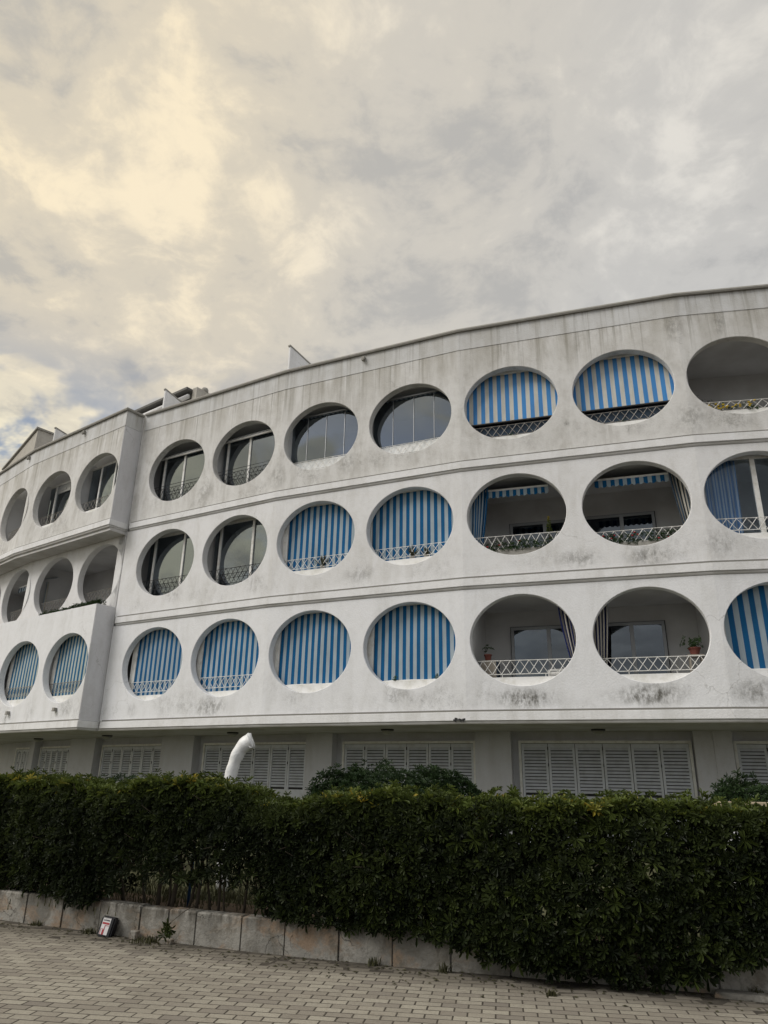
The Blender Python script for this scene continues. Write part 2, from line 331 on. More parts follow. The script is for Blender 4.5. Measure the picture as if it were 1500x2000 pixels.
def norms(P):
    d = np.diff(P, axis=0); d = d / np.hypot(d[:, 0], d[:, 1])[:, None]; return d, np.stack([d[:, 1], -d[:, 0]], 1)
def off(P, w):
    P = np.asarray(P, float); d, n = norms(P); o = [P[0] + n[0] * w]
    for i in range(1, len(P) - 1):
        m = n[i - 1] + n[i]; m = m / np.hypot(*m); o.append(P[i] + m * w / (m @ n[i]))
    o.append(P[-1] + n[-1] * w); return np.array(o)
class Panel:
    def __init__(s, a, b):
        s.a = np.array(a, float); b = np.array(b, float); s.L = float(np.hypot(*(b - s.a))); s.d = (b - s.a) / s.L; s.n = np.array([s.d[1], -s.d[0]])
    def p(s, t, w, z):
        q = s.a + s.d * t + s.n * w; return (q[0], q[1], z)
    def box(s, g, t0, t1, w0, w1, z0, z1, mi=0):
        g.hexa([s.p(t0, w1, z0), s.p(t1, w1, z0), s.p(t1, w0, z0), s.p(t0, w0, z0), s.p(t0, w1, z1), s.p(t1, w1, z1), s.p(t1, w0, z1), s.p(t0, w0, z1)], mi); return g
def sweep(g, poly, prof, mi=0, cap=True):
    """closed profile [(w,z)] along a plan polyline, mitred"""
    rings = [off(poly, w) for w, z in prof]; n = len(prof); m = len(poly); V = []
    for i in range(m):
        for k in range(n): V.append((rings[k][i][0], rings[k][i][1], prof[k][1]))
    F = [[i * n + k, (i + 1) * n + k, (i + 1) * n + (k + 1) % n, i * n + (k + 1) % n] for i in range(m - 1) for k in range(n)]
    if cap: F += [list(range(n)), [(m - 1) * n + k for k in range(n)][::-1]]
    return g.add(V, F, mi)
def rect(w0, w1, z0, z1): return [(w0, z0), (w1, z0), (w1, z1), (w0, z1)]

# ------------------------------------------------------------------ ground, pavement, lawn
g = G(); g.add([(-400, -400, -.06), (400, -400, -.06), (400, 400, -.06), (-400, 400, -.06)], [[0, 1, 2, 3]])
tag(g.out('ground', M['asphalt_base'], origin=(0, 0, -.06)), kind='structure')
WALL = np.array([(-9.6, 13.3), (-6.6, 11.1), (-4.4, 9.62), (-3.57, 9.26), (-2.47, 8.72), (-1.17, 8.16), (.15, 7.72), (.99, 7.48), (2.04, 7.18), (3.3, 6.83)])
def wall_y(x): return np.interp(x, WALL[:, 0], WALL[:, 1])
# ------------------------------------------------------------------ plan of the building
V0 = [(-8.0, 21.39), (-2.95, 18.476), (1.88, 16.284), (6.95, 14.636), (12.1, 13.643), (17.3, 13.2)]
L0 = [(-20.6, 32.6), (-17.0, 28.1), (-12.88, 24.25), (-8.42, 20.95)]
RP = np.array(V0); LP = np.array(L0); MP = off(LP, -.6)
FULL = np.vstack([MP[:-1], RP])
lawn = [(x, y - .0) for x, y in off(WALL, -.12)] + [(3.3 + 3, 7.6), (18, 15), (22, 40), (-30, 45), (-24, 24)]
g = G(); g.add([(x, y, .2) for x, y in lawn], [list(range(len(lawn)))]); tag(g.out('lawn', M['grass_g'], origin=(0, 14, .2)), kind='structure')
sl_ = list(off(WALL, -.1)) + list(off(WALL, -1.15))[::-1]
g = G(); g.add([(x, y, .215) for x, y in sl_], [list(range(len(sl_)))]); tag(g.out('planting_bed', M['soil'], origin=(0, 8, .215)), kind='structure')

# pavers
A = R(-9); ca, sa = math.cos(A), math.sin(A); PX, PY = .205, .105
pv = G(); pv.add([(-12, -3, -.0012), (9, -3, -.0012), (9, 12, -.0012), (-12, 12, -.0012)], [[0, 1, 2, 3]])
pave = tag(pv.out('pavement', M['asphalt_base'], origin=(0, 5, -.02)), kind='structure')
spots = []
for j in range(-60, 140):
    for i in range(-75, 75):
        u = (i + (.5 if j % 2 else 0)) * PX; v = j * PY
        x = u * ca - v * sa; y = u * sa + v * ca
        if x < -9 or x > 6.2 or y < 1.2: continue
        wy = wall_y(x) if x < 3.3 else 6.83 - (x - 3.3) * .1 + .6
        if y > wy - .07: continue
        spots.append((x, y, wy - y))
def paver_mesh():
    hx, hy, b = .0976, .0458, .003
    V = [(-hx, -hy, -.03), (hx, -hy, -.03), (hx, hy, -.03), (-hx, hy, -.03), (-hx, -hy, -b), (hx, -hy, -b), (hx, hy, -b), (-hx, hy, -b),
         (-hx + b, -hy + b, 0), (hx - b, -hy + b, 0), (hx - b, hy - b, 0), (-hx + b, hy - b, 0)]
    F = [[8, 9, 10, 11]] + [[k, (k + 1) % 4, 4 + (k + 1) % 4, 4 + k] for k in range(4)] + [[4 + k, 4 + (k + 1) % 4, 8 + (k + 1) % 4, 8 + k] for k in range(4)]
    return np.array(V), F
pV, pF = paver_mesh()
def inview(x, y):
    z = -1.6; d = y * math.cos(PITCH) + z * math.sin(PITCH); u = -y * math.sin(PITCH) + z * math.cos(PITCH)
    a, b = FPX * x / d, -FPX * u / d
    return abs(a * math.cos(ROLL) - b * math.sin(ROLL)) < 745 and a * math.sin(ROLL) + b * math.cos(ROLL) < 996
vis = sorted([s for s in spots if inview(s[0], s[1])], key=lambda s: s[1])
near = set(vis[:300])
pm = None; AV, AF, AT = [], [], []
for s in spots:
    x, y, dw = s
    dz = max(-.0003, random.gauss(.0002, .0005)) + (.0 if dw > .5 else -.0016 * random.random() * (1.6 - 2 * dw)); tx, ty = random.gauss(0, .0035), random.gauss(0, .0035); rz = A + random.gauss(0, .008)
    if s in near:
        if pm is None:
            o = mk('paver', pV, pF, M['paver'], pave, tint=np.full(12, .3)); pm = o.data
            pm.transform(Matrix.Translation((0 + 0, 5, -.02)))   # back to mesh-local
        else:
            o = bpy.data.objects.new('paver', pm); COL.objects.link(o); o.parent = pave
        o.location = (x, y - 5, dz + .02); o.rotation_euler = (tx, ty, rz)
    else:
        c, q = math.cos(rz), math.sin(rz)
        P = np.stack([pV[:, 0] * c - pV[:, 1] * q + x, pV[:, 0] * q + pV[:, 1] * c + y, pV[:, 2] + dz + tx * pV[:, 1] - ty * pV[:, 0]], 1)
        n = len(AV) * 12; AV.append(P); AF += [[k + n for k in f] for f in pF]; AT += [random.random()] * 12
tag(mk('pavers', np.vstack(AV), AF, M['paver'], pave, tint=AT), kind='stuff')

# ------------------------------------------------------------------ low block wall
wallroot = empty('retaining_wall', (-1.2, 8.2, 0), 'low stained concrete block wall along the foot of the long hedge', 'wall')
seg = np.hypot(*np.diff(WALL, axis=0).T); cum = np.concatenate([[0], np.cumsum(seg)])
def wpt(s):
    return np.array([np.interp(s, cum, WALL[:, 0]), np.interp(s, cum, WALL[:, 1])])
def s_at_x(x): return float(np.interp(x, WALL[:, 0], cum))
jx = [-9.6, -8.9, -8.2, -7.6, -7.1, -6.6, -6.1, -5.6, -5.1, -4.6, -4.07, -3.56, -3.05, -2.53, -2.19, -1.87, -1.36, -.9, -.36, .15, .68, 1.2, 1.74, 2.28, 2.85, 3.3]
for a, b in zip(jx[:-1], jx[1:]):
    sa_, sb_ = s_at_x(a) + .009, s_at_x(b) - .009
    P = Panel(wpt(sa_), wpt(sb_)); g = G(); h = .30 + random.uniform(-.008, .008); wo = random.uniform(-.008, .006); L_ = P.L; bv = .014
    V = []
    for z, i in ((-.04, 0), (h - bv, 0), (h, bv)):
        V += [P.p(0 + i, wo - i, z), P.p(L_ - i, wo - i, z), P.p(L_ - i, wo - .16 + i, z), P.p(0 + i, wo - .16 + i, z)]
    g.add(V, [[k, (k + 1) % 4, 4 + (k + 1) % 4, 4 + k] for k in range(4)] + [[4 + k, 4 + (k + 1) % 4, 8 + (k + 1) % 4, 8 + k] for k in range(4)] + [[8, 9, 10, 11]])
    g.out('block', M['block'], wallroot)
g = G(); sweep(g, off(WALL, -.035), [(0, -.04), (-.1, -.04), (-.1, .285), (0, .285)]); g.out('mortar_core', M['mossy'], wallroot)

# ------------------------------------------------------------------ building shell
B = empty('apartment_building', (0, 20, .2), 'long curved white apartment building with rows of big oval openings', 'building')
Gz = [3.06, 6.06, 9.04]; ZR = 12.87; ZC = [4.597, 7.557, 10.524]; EA, EB = 1.16, 1.012
WM = ['wall_low', 'wall_mid', 'wall_top']
rp = [Panel(RP[i], RP[i + 1]) for i in range(5)]
lp = [Panel(LP[i], LP[i + 1]) for i in range(3)]
mp = [Panel(MP[i], MP[i + 1]) for i in range(3)]
rcen = [[1.78, 4.44], [1.26, 3.92], [1.28, 3.957], [1.22, 3.86], [1.22, 3.86]]
lcen = [[1.1, 3.7], [2.09, 4.69], [1.748, 4.378]]
TH = .2
def oval_panel(P, cs, z0, z1, zc, m):
    """flat wall panel with oval openings, real thickness"""
    g = G(); b = [0] + [(x + y) / 2 for x, y in zip(cs[:-1], cs[1:])] + [P.L]
    for c, x0, x1 in zip(cs, b[:-1], b[1:]):
        th = list(np.linspace(-math.pi, math.pi, 72, endpoint=False))
        th += [math.atan2((z - zc) / EB, (x - c) / EA) for x in (x0, x1) for z in (z0, z1)]
        th = sorted(set(round(t, 6) for t in th)); n = len(th); ring = []
        for t in th:
            dx, dz = EA * math.cos(t), EB * math.sin(t); k = 1e9
            if dx > 1e-6: k = min(k, (x1 - c) / dx)
            if dx < -1e-6: k = min(k, (x0 - c) / dx)
            if dz > 1e-6: k = min(k, (z1 - zc) / dz)
            if dz < -1e-6: k = min(k, (z0 - zc) / dz)
            ring.append((dx, dz, k))
        V = []; e = .012
        for w, fs in ((0, (1.0, .3, 0.0)), (-TH, (0.0, 1.0))):
            for f in fs:
                for dx, dz, k in ring:
                    q = 1 + (k - 1) * f
                    if f == 0.0 and w == 0: q = 1 + e / EA      # small chamfer round the edge
                    V.append(P.p(c + dx * q, w, zc + dz * q))
        # insert chamfer inner ring
        ch = [P.p(c + dx, -e, zc + dz) for dx, dz, k in ring]
        V = V[:3 * n] + ch + V[3 * n:]
        F = []
        for r in range(5):
            for i in range(n):
                j = (i + 1) % n; F.append([r * n + i, r * n + j, (r + 1) * n + j, (r + 1) * n + i])
        g.add(V, F)
    for t in (0, P.L):   # closing ends
        g.add([P.p(t, 0, z0), P.p(t, -TH, z0), P.p(t, -TH, z1), P.p(t, 0, z1)], [[0, 1, 2, 3] if t else [3, 2, 1, 0]])
    g.add([P.p(0, 0, z1), P.p(P.L, 0, z1), P.p(P.L, -TH, z1), P.p(0, -TH, z1)], [[0, 1, 2, 3]])
    g.add([P.p(0, 0, z0), P.p(P.L, 0, z0), P.p(P.L, -TH, z0), P.p(0, -TH, z0)], [[3, 2, 1, 0]])
    return g.out('wall_panel', m, B)
for st in range(3):
    z0 = Gz[st]; z1 = (Gz[st + 1] - .27) if st < 2 else ZR - .06
    for P, cs in zip(rp, rcen): oval_panel(P, cs, z0, z1, ZC[st], M[WM[st]])
    for P, Q, cs in zip(lp, mp, lcen):
        if st == 1: oval_panel(Q, cs, z0 + .02, 8.70, ZC[1], M['wall_mid'])
        else: oval_panel(P, cs, z0, 6.38 if st == 0 else z1, ZC[st], M[WM[st]])
# fasciae under each storey: groove shadow as a dark strip, flat strip, rounded lip
def ledge(poly, z, m):
    g = G(); sweep(g, poly, [(-.03, z), (.055, z - .018), (.06, z - .19), (.05, z - .20), (-.03, z - .20)]); g.out('fascia', m, B)
    g = G(); sweep(g, poly, [(-.05, z - .197), (.028, z - .197), (.03, z - .235), (.015, z - .262), (-.05, z - .275)]); g.out('ledge_lip', M['soffit'], B)
    g = G(); sweep(g, poly, rect(-.012, .003, z - .012, z + .033)); g.out('groove_shade', M['joint'], B)  # thin dark strip standing in for a groove's shadow
RPT = RP.copy(); RPT[0] = rp[0].p(.1, 0, 0)[:2]
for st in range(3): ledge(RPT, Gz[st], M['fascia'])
LRET = np.vstack([LP, MP[-1]])
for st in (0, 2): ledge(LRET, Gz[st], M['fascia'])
# end walls of the protruding wing and the flush joint strip beside them
E1 = Panel(LP[-1], MP[-1])
for z0, z1, m in ((3.06, 6.38, 'end'), (9.04, ZR - .06, 'end')):
    g = G(); E1.box(g, -.0, .66, -.001 - .03, .004, z0, z1); g.out('end_wall', M[m], B)
g = G(); E1.box(g, .60, .66, -.3, .012, 2.83, ZR - .1); 
g.out('joint_strip', M['fascia'], B)
# parapet band and coping
for poly in (RPT, LRET):
    g = G(); sweep(g, poly, rect(-.05, .012, 12.25, ZR - .06)); g.out('parapet_band', M['band'], B)
    g = G(); sweep(g, poly, [(.07, ZR - .085), (.085, ZR - .045), (.07, ZR), (-.27, ZR + .012), (-.27, ZR - .06), (.03, ZR - .06), (.03, ZR - .085)]); g.out('coping', M['mossy'], B)
# floor slabs / ceilings, back walls, roof
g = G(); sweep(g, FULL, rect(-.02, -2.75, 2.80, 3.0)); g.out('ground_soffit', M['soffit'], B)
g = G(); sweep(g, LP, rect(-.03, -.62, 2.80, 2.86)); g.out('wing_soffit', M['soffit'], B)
g = G(); sweep(g, LP, rect(-.03, -.85, 8.68, 8.79)); g.out('wing_soffit', M['soffit'], B)
for st in range(1, 3):
    g = G(); sweep(g, FULL, rect(-TH - .002, -2.2, Gz[st] - .41, Gz[st] + .03)); g.out('floor_slab', M['loggia'], B)
g = G(); sweep(g, LP, rect(-.19, -.79, 9.03, 9.06)); g.out('floor_slab', M['loggia'], B)
g = G(); sweep(g, FULL, rect(-TH - .002, -9, 11.62, 12.3)); g.out('roof_slab', M['loggia'], B)
g = G(); sweep(g, FULL, rect(-TH - .002, -2.2, 2.99, 3.09)); g.out('floor_slab', M['loggia'], B)
BW = off(FULL, -2.0)
for st in range(3):
    z0, z1 = Gz[st] + .03, (Gz[st + 1] - .41 if st < 2 else 11.62)
    g = G(); sweep(g, FULL, rect(-2.0, -2.15, z0, z1)); g.out('back_wall', M['loggia'], B)
g = G(); sweep(g, FULL, rect(-8.8, -9, .2, 11.62)); g.out('rear_wall', M['loggia'], B)
# planter on the wing's lower storey
g = G(); sweep(g, LP, rect(-.2, -.62, 6.20, 6.32)); g.out('planter_bed', M['soil'], B)
# partitions between loggias, at the panel joints and some centre lines
def partition(P, t, st, w0=-TH - .004, dark=False):
    g = G(); P.box(g, t - .06, t + .06, w0, -2.0, Gz[st] + .03, (Gz[st + 1] - .41) if st < 2 else 11.62); g.out('partition', M['loggia'], B)
for st in range(3):
    for i, P in enumerate(rp):
        partition(P, .07, st)
        if (i, st) not in ((2, 0), (2, 1), (3, 2)): partition(P, sum(rcen[i]) / 2, st)
    for i, P in enumerate(lp if st != 1 else mp):
        partition(P, P.L - .1, st); 
        if st != 1: partition(P, sum(lcen[i]) / 2, st)

# ------------------------------------------------------------------ what fills the openings
def railing(P, c, z0, z1, m, w=-.24, pitch=.19, extra=0, r=.0070, half=1.13):
    g = G(); half = min(half, P.L - .06 - c)
    for z in ([z0, z1] + ([z1 + extra] if extra else [])):
        g.bar(P.p(c - half, w, z), P.p(c + half, w, z), r * 1.25)
    n = int(2 * half / pitch); h = z1 - z0; k = h / pitch * .5
    st = 2 * half / n; run = max(1, round(h * .8 / st))
    for i in range(-run, n + 1):
        for a, b in ((i, i + run), (i + run, i)):
            t0, t1 = -half + a * st, -half + b * st; za, zb = z0, z1
            if max(t0, t1) > half + 1e-6 or min(t0, t1) < -half - 1e-6: continue
            g.bar(P.p(c + t0, w + (.009 if a < b else -.009), za), P.p(c + t1, w + (.009 if a < b else -.009), zb), r)
    for t in (-.5, .45): g.bar(P.p(c + t, w, z0 - .16), P.p(c + t, w, z0), r)
    return g.out('railing', m, B)
def sill(P, c, z, m='sill', w=-TH - .005, zb=None):
    zb = zb or z - .65; e = min(1.2, P.L - .06 - c)
    g = G(); P.box(g, c - 1.2, c + e, w, w - .1, zb, z); P.box(g, c - 1.2, c + e, w + .001, w - .13, z - .002, z + .02); return g.out('sill', M[m], B)
def striped(g, P, c, t0, t1, ztop, zbot, w0, w1, pitch, wave=0., rows=8, start=0):
    n = int(math.ceil((t1 - t0) / (pitch / 2))); st = (t1 - t0) / n; sub = 3
    ph = random.random() * 6
    def pt(i, j):
        x = t0 + st * i / sub; v = j / rows
        w = w0 + (w1 - w0) * v + wave * math.sin(x * 5.1 + ph + .6 * math.sin(v * 3 + ph)) * (.3 + .7 * v) + wave * .6 * math.sin(v * 2.6 + x * 1.3 + ph)
        return P.p(c + x, w, ztop + (zbot - ztop) * v)
    V = [pt(i, j) for i in range(n * sub + 1) for j in range(rows + 1)]; F = []; mi = []
    for i in range(n * sub):
        for j in range(rows):
            a = i * (rows + 1) + j; F.append([a, a + 1, a + rows + 2, a + rows + 1]); mi.append((i // sub + start) % 2)
    nb = len(g.v); g.v += V; g.f += [[k + nb for k in f] for f in F]; g.mi += mi
ORD = ['first', 'second', 'third', 'fourth', 'fifth', 'sixth', 'seventh']
ROWN = ['lowest', 'middle', 'top']
def blind(P, c, st, zbot, label, cols=('blue', 'grey_c'), w=-.29, pitch=.19, t0=-1.06, t1=1.3, tilt=0., ztop=None):
    ztop = ztop or ZC[st] + 1.05; t1 = min(t1, P.L - .08 - c)
    base = P.p(c, w + tilt, zbot)
    e = empty('striped_blind', base, label, 'blind', 'blue and white striped blinds')
    g = G(); striped(g, P, c, t0, t1, ztop, zbot + .02, w, w + tilt, pitch, random.uniform(.008, .016), 12); g.out('fabric', [M[cols[0]], M[cols[1]]], e, smooth=True)
    g = G(); g.bar(P.p(c + t0, w + tilt, zbot + .015), P.p(c + t1, w + tilt, zbot + .015), .022, sides=8); g.out('bottom_bar', M['dark_metal'] if tilt else M['white'], e)
    g = G(); g.bar(P.p(c + t0, w, ztop), P.p(c + t1, w, ztop), .045, sides=10); g.out('roller', M['white'], e)
    if not tilt and t0 > -1.15:
        g = G(); P.box(g, c + t0 - .20, c + t0 - .012, w + .02, w - .03, zbot - .3, ztop); g.out('side_guide', M['white'], e)
    return e
def glazing(P, c, z0, z1, mull, w=-.46, wd=.035, m='white', gm='glass', t0=-1.2, t1=1.2):
    g = G(); t1 = min(t1, P.L - .07 - c)
    P.box(g, c + t0, c + t1, w + .03, w - .03, z0, z0 + .07); P.box(g, c + t0, c + t1, w + .03, w - .03, z1 - .07, z1)
    for t in mull: P.box(g, c + t - wd, c + t + wd, w + .035, w - .035, z0 + .072, z1 - .072)
    f = g.out('window_frame', M[m], B)
    xs = [t0] + list(mull) + [t1]
    for a, b in zip(xs[:-1], xs[1:]):
        q = G(); ww = w + random.uniform(-.01, .01); P.box(q, c + a + wd + .002, c + b - wd - .002, ww + .004, ww - .004, z0 + .072, z1 - .072); q.out('glass_pane', M[gm], f)
def door(P, t0, t1, ztop, z0, mid=True, w=-1.98):
    g = G(); fw = .07
    P.box(g, t0, t1, w + .02, w - .01, ztop, ztop + .02, 1); P.box(g, t0 - .02, t0, w + .02, w - .01, z0, ztop + .02, 1); P.box(g, t1, t1 + .02, w + .02, w - .01, z0, ztop + .02, 1)
    P.box(g, t0, t1, w + .06, w - .005, ztop - fw, ztop); P.box(g, t0, t0 + fw, w + .06, w - .005, z0, ztop - fw); P.box(g, t1 - fw, t1, w + .06, w - .005, z0, ztop - fw)
    xm = t0 + (t1 - t0) * .55
    P.box(g, xm - .045, xm + .045, w + .06, w - .005, z0, ztop - fw)
    f = g.out('sliding_door', [M['door_frame'], M['seal_and_shade']], B)
    for a, b in ((t0 + fw, xm - .045), (xm + .045, t1 - fw)):
        q = G(); P.box(q, a + .002, b - .002, w + .034, w + .026, z0, ztop - fw - .002); q.out('glass_pane', M['glass_door'], f)
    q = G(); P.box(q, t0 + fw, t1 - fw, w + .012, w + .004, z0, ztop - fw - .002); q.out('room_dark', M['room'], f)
def valance(P, c, z, label, t0=-.95, t1=.95, w=-.5, cols=('blue', 'grey_c')):
    e = empty('awning', P.p(c, w, z - .22), label, 'awning', 'rolled striped awnings')
    g = G(); P.box(g, c + t0, c + t1, w + .02, w - .03, z, z + .05); g.out('front_bar', M['white'], e)
    g = G(); n = 18; st = (t1 - t0) / n
    for i in range(n):
        V = []
        for k in range(5):
            u = k / 4; x = c + t0 + st * (i + u); drop = .15 + .035 * math.sin(math.pi * ((i + u) / 1.5 % 1)); V += [P.p(x, w + .022 + .006 * math.sin(i + u * 2), z + .0), P.p(x, w + .03 + .012 * math.sin(i * 1.7 + u), z - drop)]
        g.add(V, [[2 * k, 2 * k + 1, 2 * k + 3, 2 * k + 2] for k in range(4)], i % 2)
    g.out('fringe', [M[cols[0]], M[cols[1]]], e)
    g = G(); striped(g, P, c, t0, t1, z + .22, z + .045, w - .55, w - .01, st * 2, 0, 3); g.out('fabric', [M[cols[0]], M[cols[1]]], e)
    return e
def curtain(P, c, t, z0, z1, width, tie, side, label, cols, w=-.55, pitch=.16, depth=.05):
    """hanging cloth gathered to one side; side=-1 pulls the free edge to the left"""
    g = G(); n = 48; rows = 16; V = []
    for i in range(n + 1):
        for j in range(rows + 1):
            u = i / n; v = j / rows
            wd = width * (1 - (1 - tie) * (v ** 1.4 if v < .85 else .85 ** 1.4))
            x = t + (u * wd if side < 0 else width - (1 - u) * wd)
            fold = depth * math.sin(u * 34 + .8 * math.sin(v * 2.2)) * (.6 + .4 * math.sin(u * 9))
            V.append(P.p(c + x, w + fold, z1 + (z0 - z1) * v))
    F = []; mi = []
    for i in range(n):
        for j in range(rows):
            a = i * (rows + 1) + j; F.append([a, a + 1, a + rows + 2, a + rows + 1]); mi.append(int(i / n * width * 2.2 / pitch * 2) % 2)
    q = G(); q.v, q.f, q.mi = V, F, mi
    return tag(q.out('curtain', [M[cols[0]], M[cols[1]]], smooth=True), label, 'curtain', 'striped curtains')

C = lambda k: (rp[k // 2], rcen[k // 2][k % 2])
# --- lowest row, right of the step
for k in range(4):
    P, c = C(k); sill(P, c, 3.73 if k < 2 else 3.79)
    blind(P, c, 0, 3.70 if k < 2 else 3.80, 'striped blind, lowest oval row, %s oval right of the step, %s' % (ORD[k], 'behind white lattice' if k < 2 else 'without railing'), t0=-1.0 + (.1 if k == 0 else 0), t1=1.35 if k % 2 == 0 else 1.3, pitch=.185)
    if k < 2: railing(P, c, 3.85, 4.13, M['white'])
for k in (4, 5):
    P, c = C(k); sill(P, c, 3.78); railing(P, c, 3.87, 4.17 if k == 4 else 4.15, M['white'])
P2 = rp[2]
door(P2, .78, 2.45, 5.25, 3.09); door(P2, 2.72, 4.38, 5.25, 3.09)
curtain(P2, 1.28, .78, 3.72, 5.45, .62, .5, 1, 'navy and cream curtain in the lowest row oval with the grey cabinet', ('navy', 'cream'), w=-.42)
curtain(P2, 3.957, -1.25, 3.72, 5.45, .45, .65, -1, 'navy and cream curtain in the lowest row oval with the bushy plant', ('navy', 'cream'), w=-.42)
P, c = C(6); sill(P, c, 3.83); blind(P, c, 0, 3.84, 'wide striped blind, lowest oval row, seventh oval right of the step', cols=('blue', 'grey_c'), pitch=.235, t0=-1.2, w=-.30)
# --- middle row
for k in (0, 1):
    P, c = C(k); glazing(P, c, 6.4, 8.62, [-.93, .28]); railing(P, c, 6.84, 7.13, M['dark_metal'], pitch=.17)
for k in (2, 3):
    P, c = C(k); sill(P, c, 6.74); railing(P, c, 6.82, 7.09, M['white'])
    blind(P, c, 1, 6.68, 'striped blind, middle oval row, %s oval right of the step, behind spiky plant' % ORD[k], t0=-.98 if k == 2 else -1.12, pitch=.19)
P, c = C(4); sill(P, c, 6.68, 'mossy'); railing(P, c, 6.72, 7.10, M['white'], pitch=.2)
P, c = C(5); sill(P, c, 6.60, 'mossy'); railing(P, c, 6.72, 7.0, M['white'], pitch=.2)
door(P2, .88, 2.5, 7.98, 6.09); door(P2, 2.7, 4.45, 8.0, 6.09)
for k in (4, 5):
    P, c = C(k); valance(P, c, 8.36, 'rolled striped awning in the middle row oval with %s' % ('the tall yellow shrub' if k == 4 else 'red flowers along the rail'), t0=-.78 if k == 4 else -.85, t1=.75 if k == 4 else .8)
curtain(P2, 1.28, -1.25, 6.72, 8.52, .55, .62, -1, 'blue and pale curtain tied back in the middle row oval with the tall yellow shrub', ('blue', 'grey_c'), w=-.45)
curtain(P2, 3.957, .80, 6.72, 8.55, .55, .55, 1, 'grey and cream curtain at right in the middle row oval with red flowers', ('curtain_dark', 'cream'), w=-.5)
P, c = C(6); glazing(P, c, 6.3, 8.6, [-1.15, .02], w=-.34, wd=.05, gm='glass_clear'); railing(P, c, 6.83, 7.1, M['white'], pitch=.2); sill(P, c, 6.72)
curtain(P, c, -1.15, 6.5, 8.6, .85, .95, -1, 'blue and pale curtain behind the glass of the seventh middle row oval', ('curtain_blue', 'curtain_pale'), w=-.48)
curtain(P, c, .5, 6.5, 8.6, .75, .95, 1, 'blue and pale curtain at right behind the glass of the seventh middle row oval', ('curtain_blue', 'curtain_pale'), w=-.48)
# --- top row
for k in (0, 1):
    P, c = C(k); glazing(P, c, 9.3, 11.36, [-.98, -.12, .86]); railing(P, c, 9.62, 10.10, M['dark_metal'], pitch=.16, extra=.1)
    g = G(); P.box(g, c - 1.1, c + 1.1, -.33, -.37, 11.20, 11.255); g.out('awning_bar', M['white'], B)
    q = G(); striped(q, P, c, -1.1, 1.1, 11.42, 11.255, -.5, -.36, .16, 0, 2); q.out('awning_fabric', [M['curtain_dark'], M['grey_c']], B)
for k in (2, 3):
    P, c = C(k); xs = [-1.2, -.62, -.02, .56, 1.2]
    for a, b in zip(xs[:-1], xs[1:]):
        q = G(); P.box(q, c + a + .004, c + b - .004, -.36 - .006, -.37 - .006, 9.4, 11.38); q.out('glass_pane', M['glass'], B)
    q = G()
    for a in xs[1:-1]: P.box(q, c + a - .006, c + a + .006, -.352, -.358, 9.4, 11.38)
    P.box(q, c - 1.2, c + 1.2, -.34, -.40, 11.38, 11.42); P.box(q, c - 1.2, c + 1.2, -.34, -.40, 9.34, 9.4)
    q.out('glass_joints', M['alu'], B)
    g = G(); striped(g, P, c, -1.15, 1.15, 9.93, 9.3, -.275, -.265, 3, .012, 8); tag(g.out('plastic_sheet', M['sheet'], smooth=True), 'white plastic sheet behind lattice, top row, %s oval right of the step' % ORD[k], 'sheet', 'white sheets on the top row rails')
    railing(P, c, 9.66, 9.94, M['white'], pitch=.2)
    g = G(); P.box(g, c - 1.1, c + 1.1, -.33, -.345, 11.36, 11.375); q = G(); striped(q, P, c, -.9, .9, 11.41, 11.33, -.42, -.33, .14, 0, 2); q.out('awning_fabric', [M['curtain_dark'], M['grey_c']], B)
for k in (4, 5):
    P, c = C(k); sill(P, c, 9.68); railing(P, c, 9.74, 10.02, M['rust_rail'], w=-.25, pitch=.2)
    blind(P, c, 2, 10.10, 'brightly lit blue striped blind, top oval row, %s oval right of the step' % ORD[k], cols=('blue_l', 'white_l'), w=-.34, tilt=.10, pitch=.215, t0=-1.19, t1=1.19)
    q = G(); P.box(q, c - 1.2, c + 1.2, -.36, -.38, 9.4, 10.1); q.out('gap_shade', M['curtain_dark'], B)  # dark sheet added as the shade in the gap below the blind
P, c = C(6); sill(P, c, 9.70); railing(P, c, 9.74, 9.97, M['white'], pitch=.21)
# --- protruding wing left of the step
Lc = [(2, 1), (2, 0), (1, 1), (1, 0)]
for j, (i, a) in enumerate(Lc):
    P, c = lp[i], lcen[i][a]; Q = mp[i]
    railing(P, c, 3.92, 4.2, M['rust_rail'], pitch=.17); sill(P, c, 3.80)
    blind(P, c, 0, 3.80, 'teal striped blind, lowest row of the wing, %s oval left of the step' % ORD[j], cols=('teal', 'pale_t'), w=-.32, pitch=.18, t0=-.98)
    railing(Q, c, 6.7, 7.13, M['rust_rail'], pitch=.17)
    g = G(); P.box(g, c - .12, c - .02, .10, -.2, 3.36, 3.44); P.box(g, c - .13, c - .01, .11, .02, 3.34, 3.36); g.out('spout', M['mossy'], B)
    if j == 0:
        glazing(P, c, 9.2, 11.45, [-.55, .25], w=-.5); railing(P, c, 9.80, 10.06, M['rust_rail'], pitch=.18); sill(P, c, 9.70)
        curtain(P, c, -.55, 9.2, 11.4, .5, .95, -1, 'dark blue curtain behind the wing window nearest the step, top row', ('curtain_dark', 'curtain_blue'), w=-.62)
    elif j == 1:
        glazing(P, c, 9.2, 11.40, [-.75, .35], w=-.55); railing(P, c, 9.78, 10.08, M['rust_rail'], pitch=.18); sill(P, c, 9.70)
        q = G(); P.box(q, c - .6, c + .2, -.50, -.54, 11.0, 11.3); P.box(q, c - .4, c - .05, -.485, -.5, 11.08, 11.2); q.out('roller_box', M['alu'], B)
    else:
        railing(P, c, 9.55, 10.05, M['rust_rail'], pitch=.12)
Q, c = mp[1], lcen[1][1]
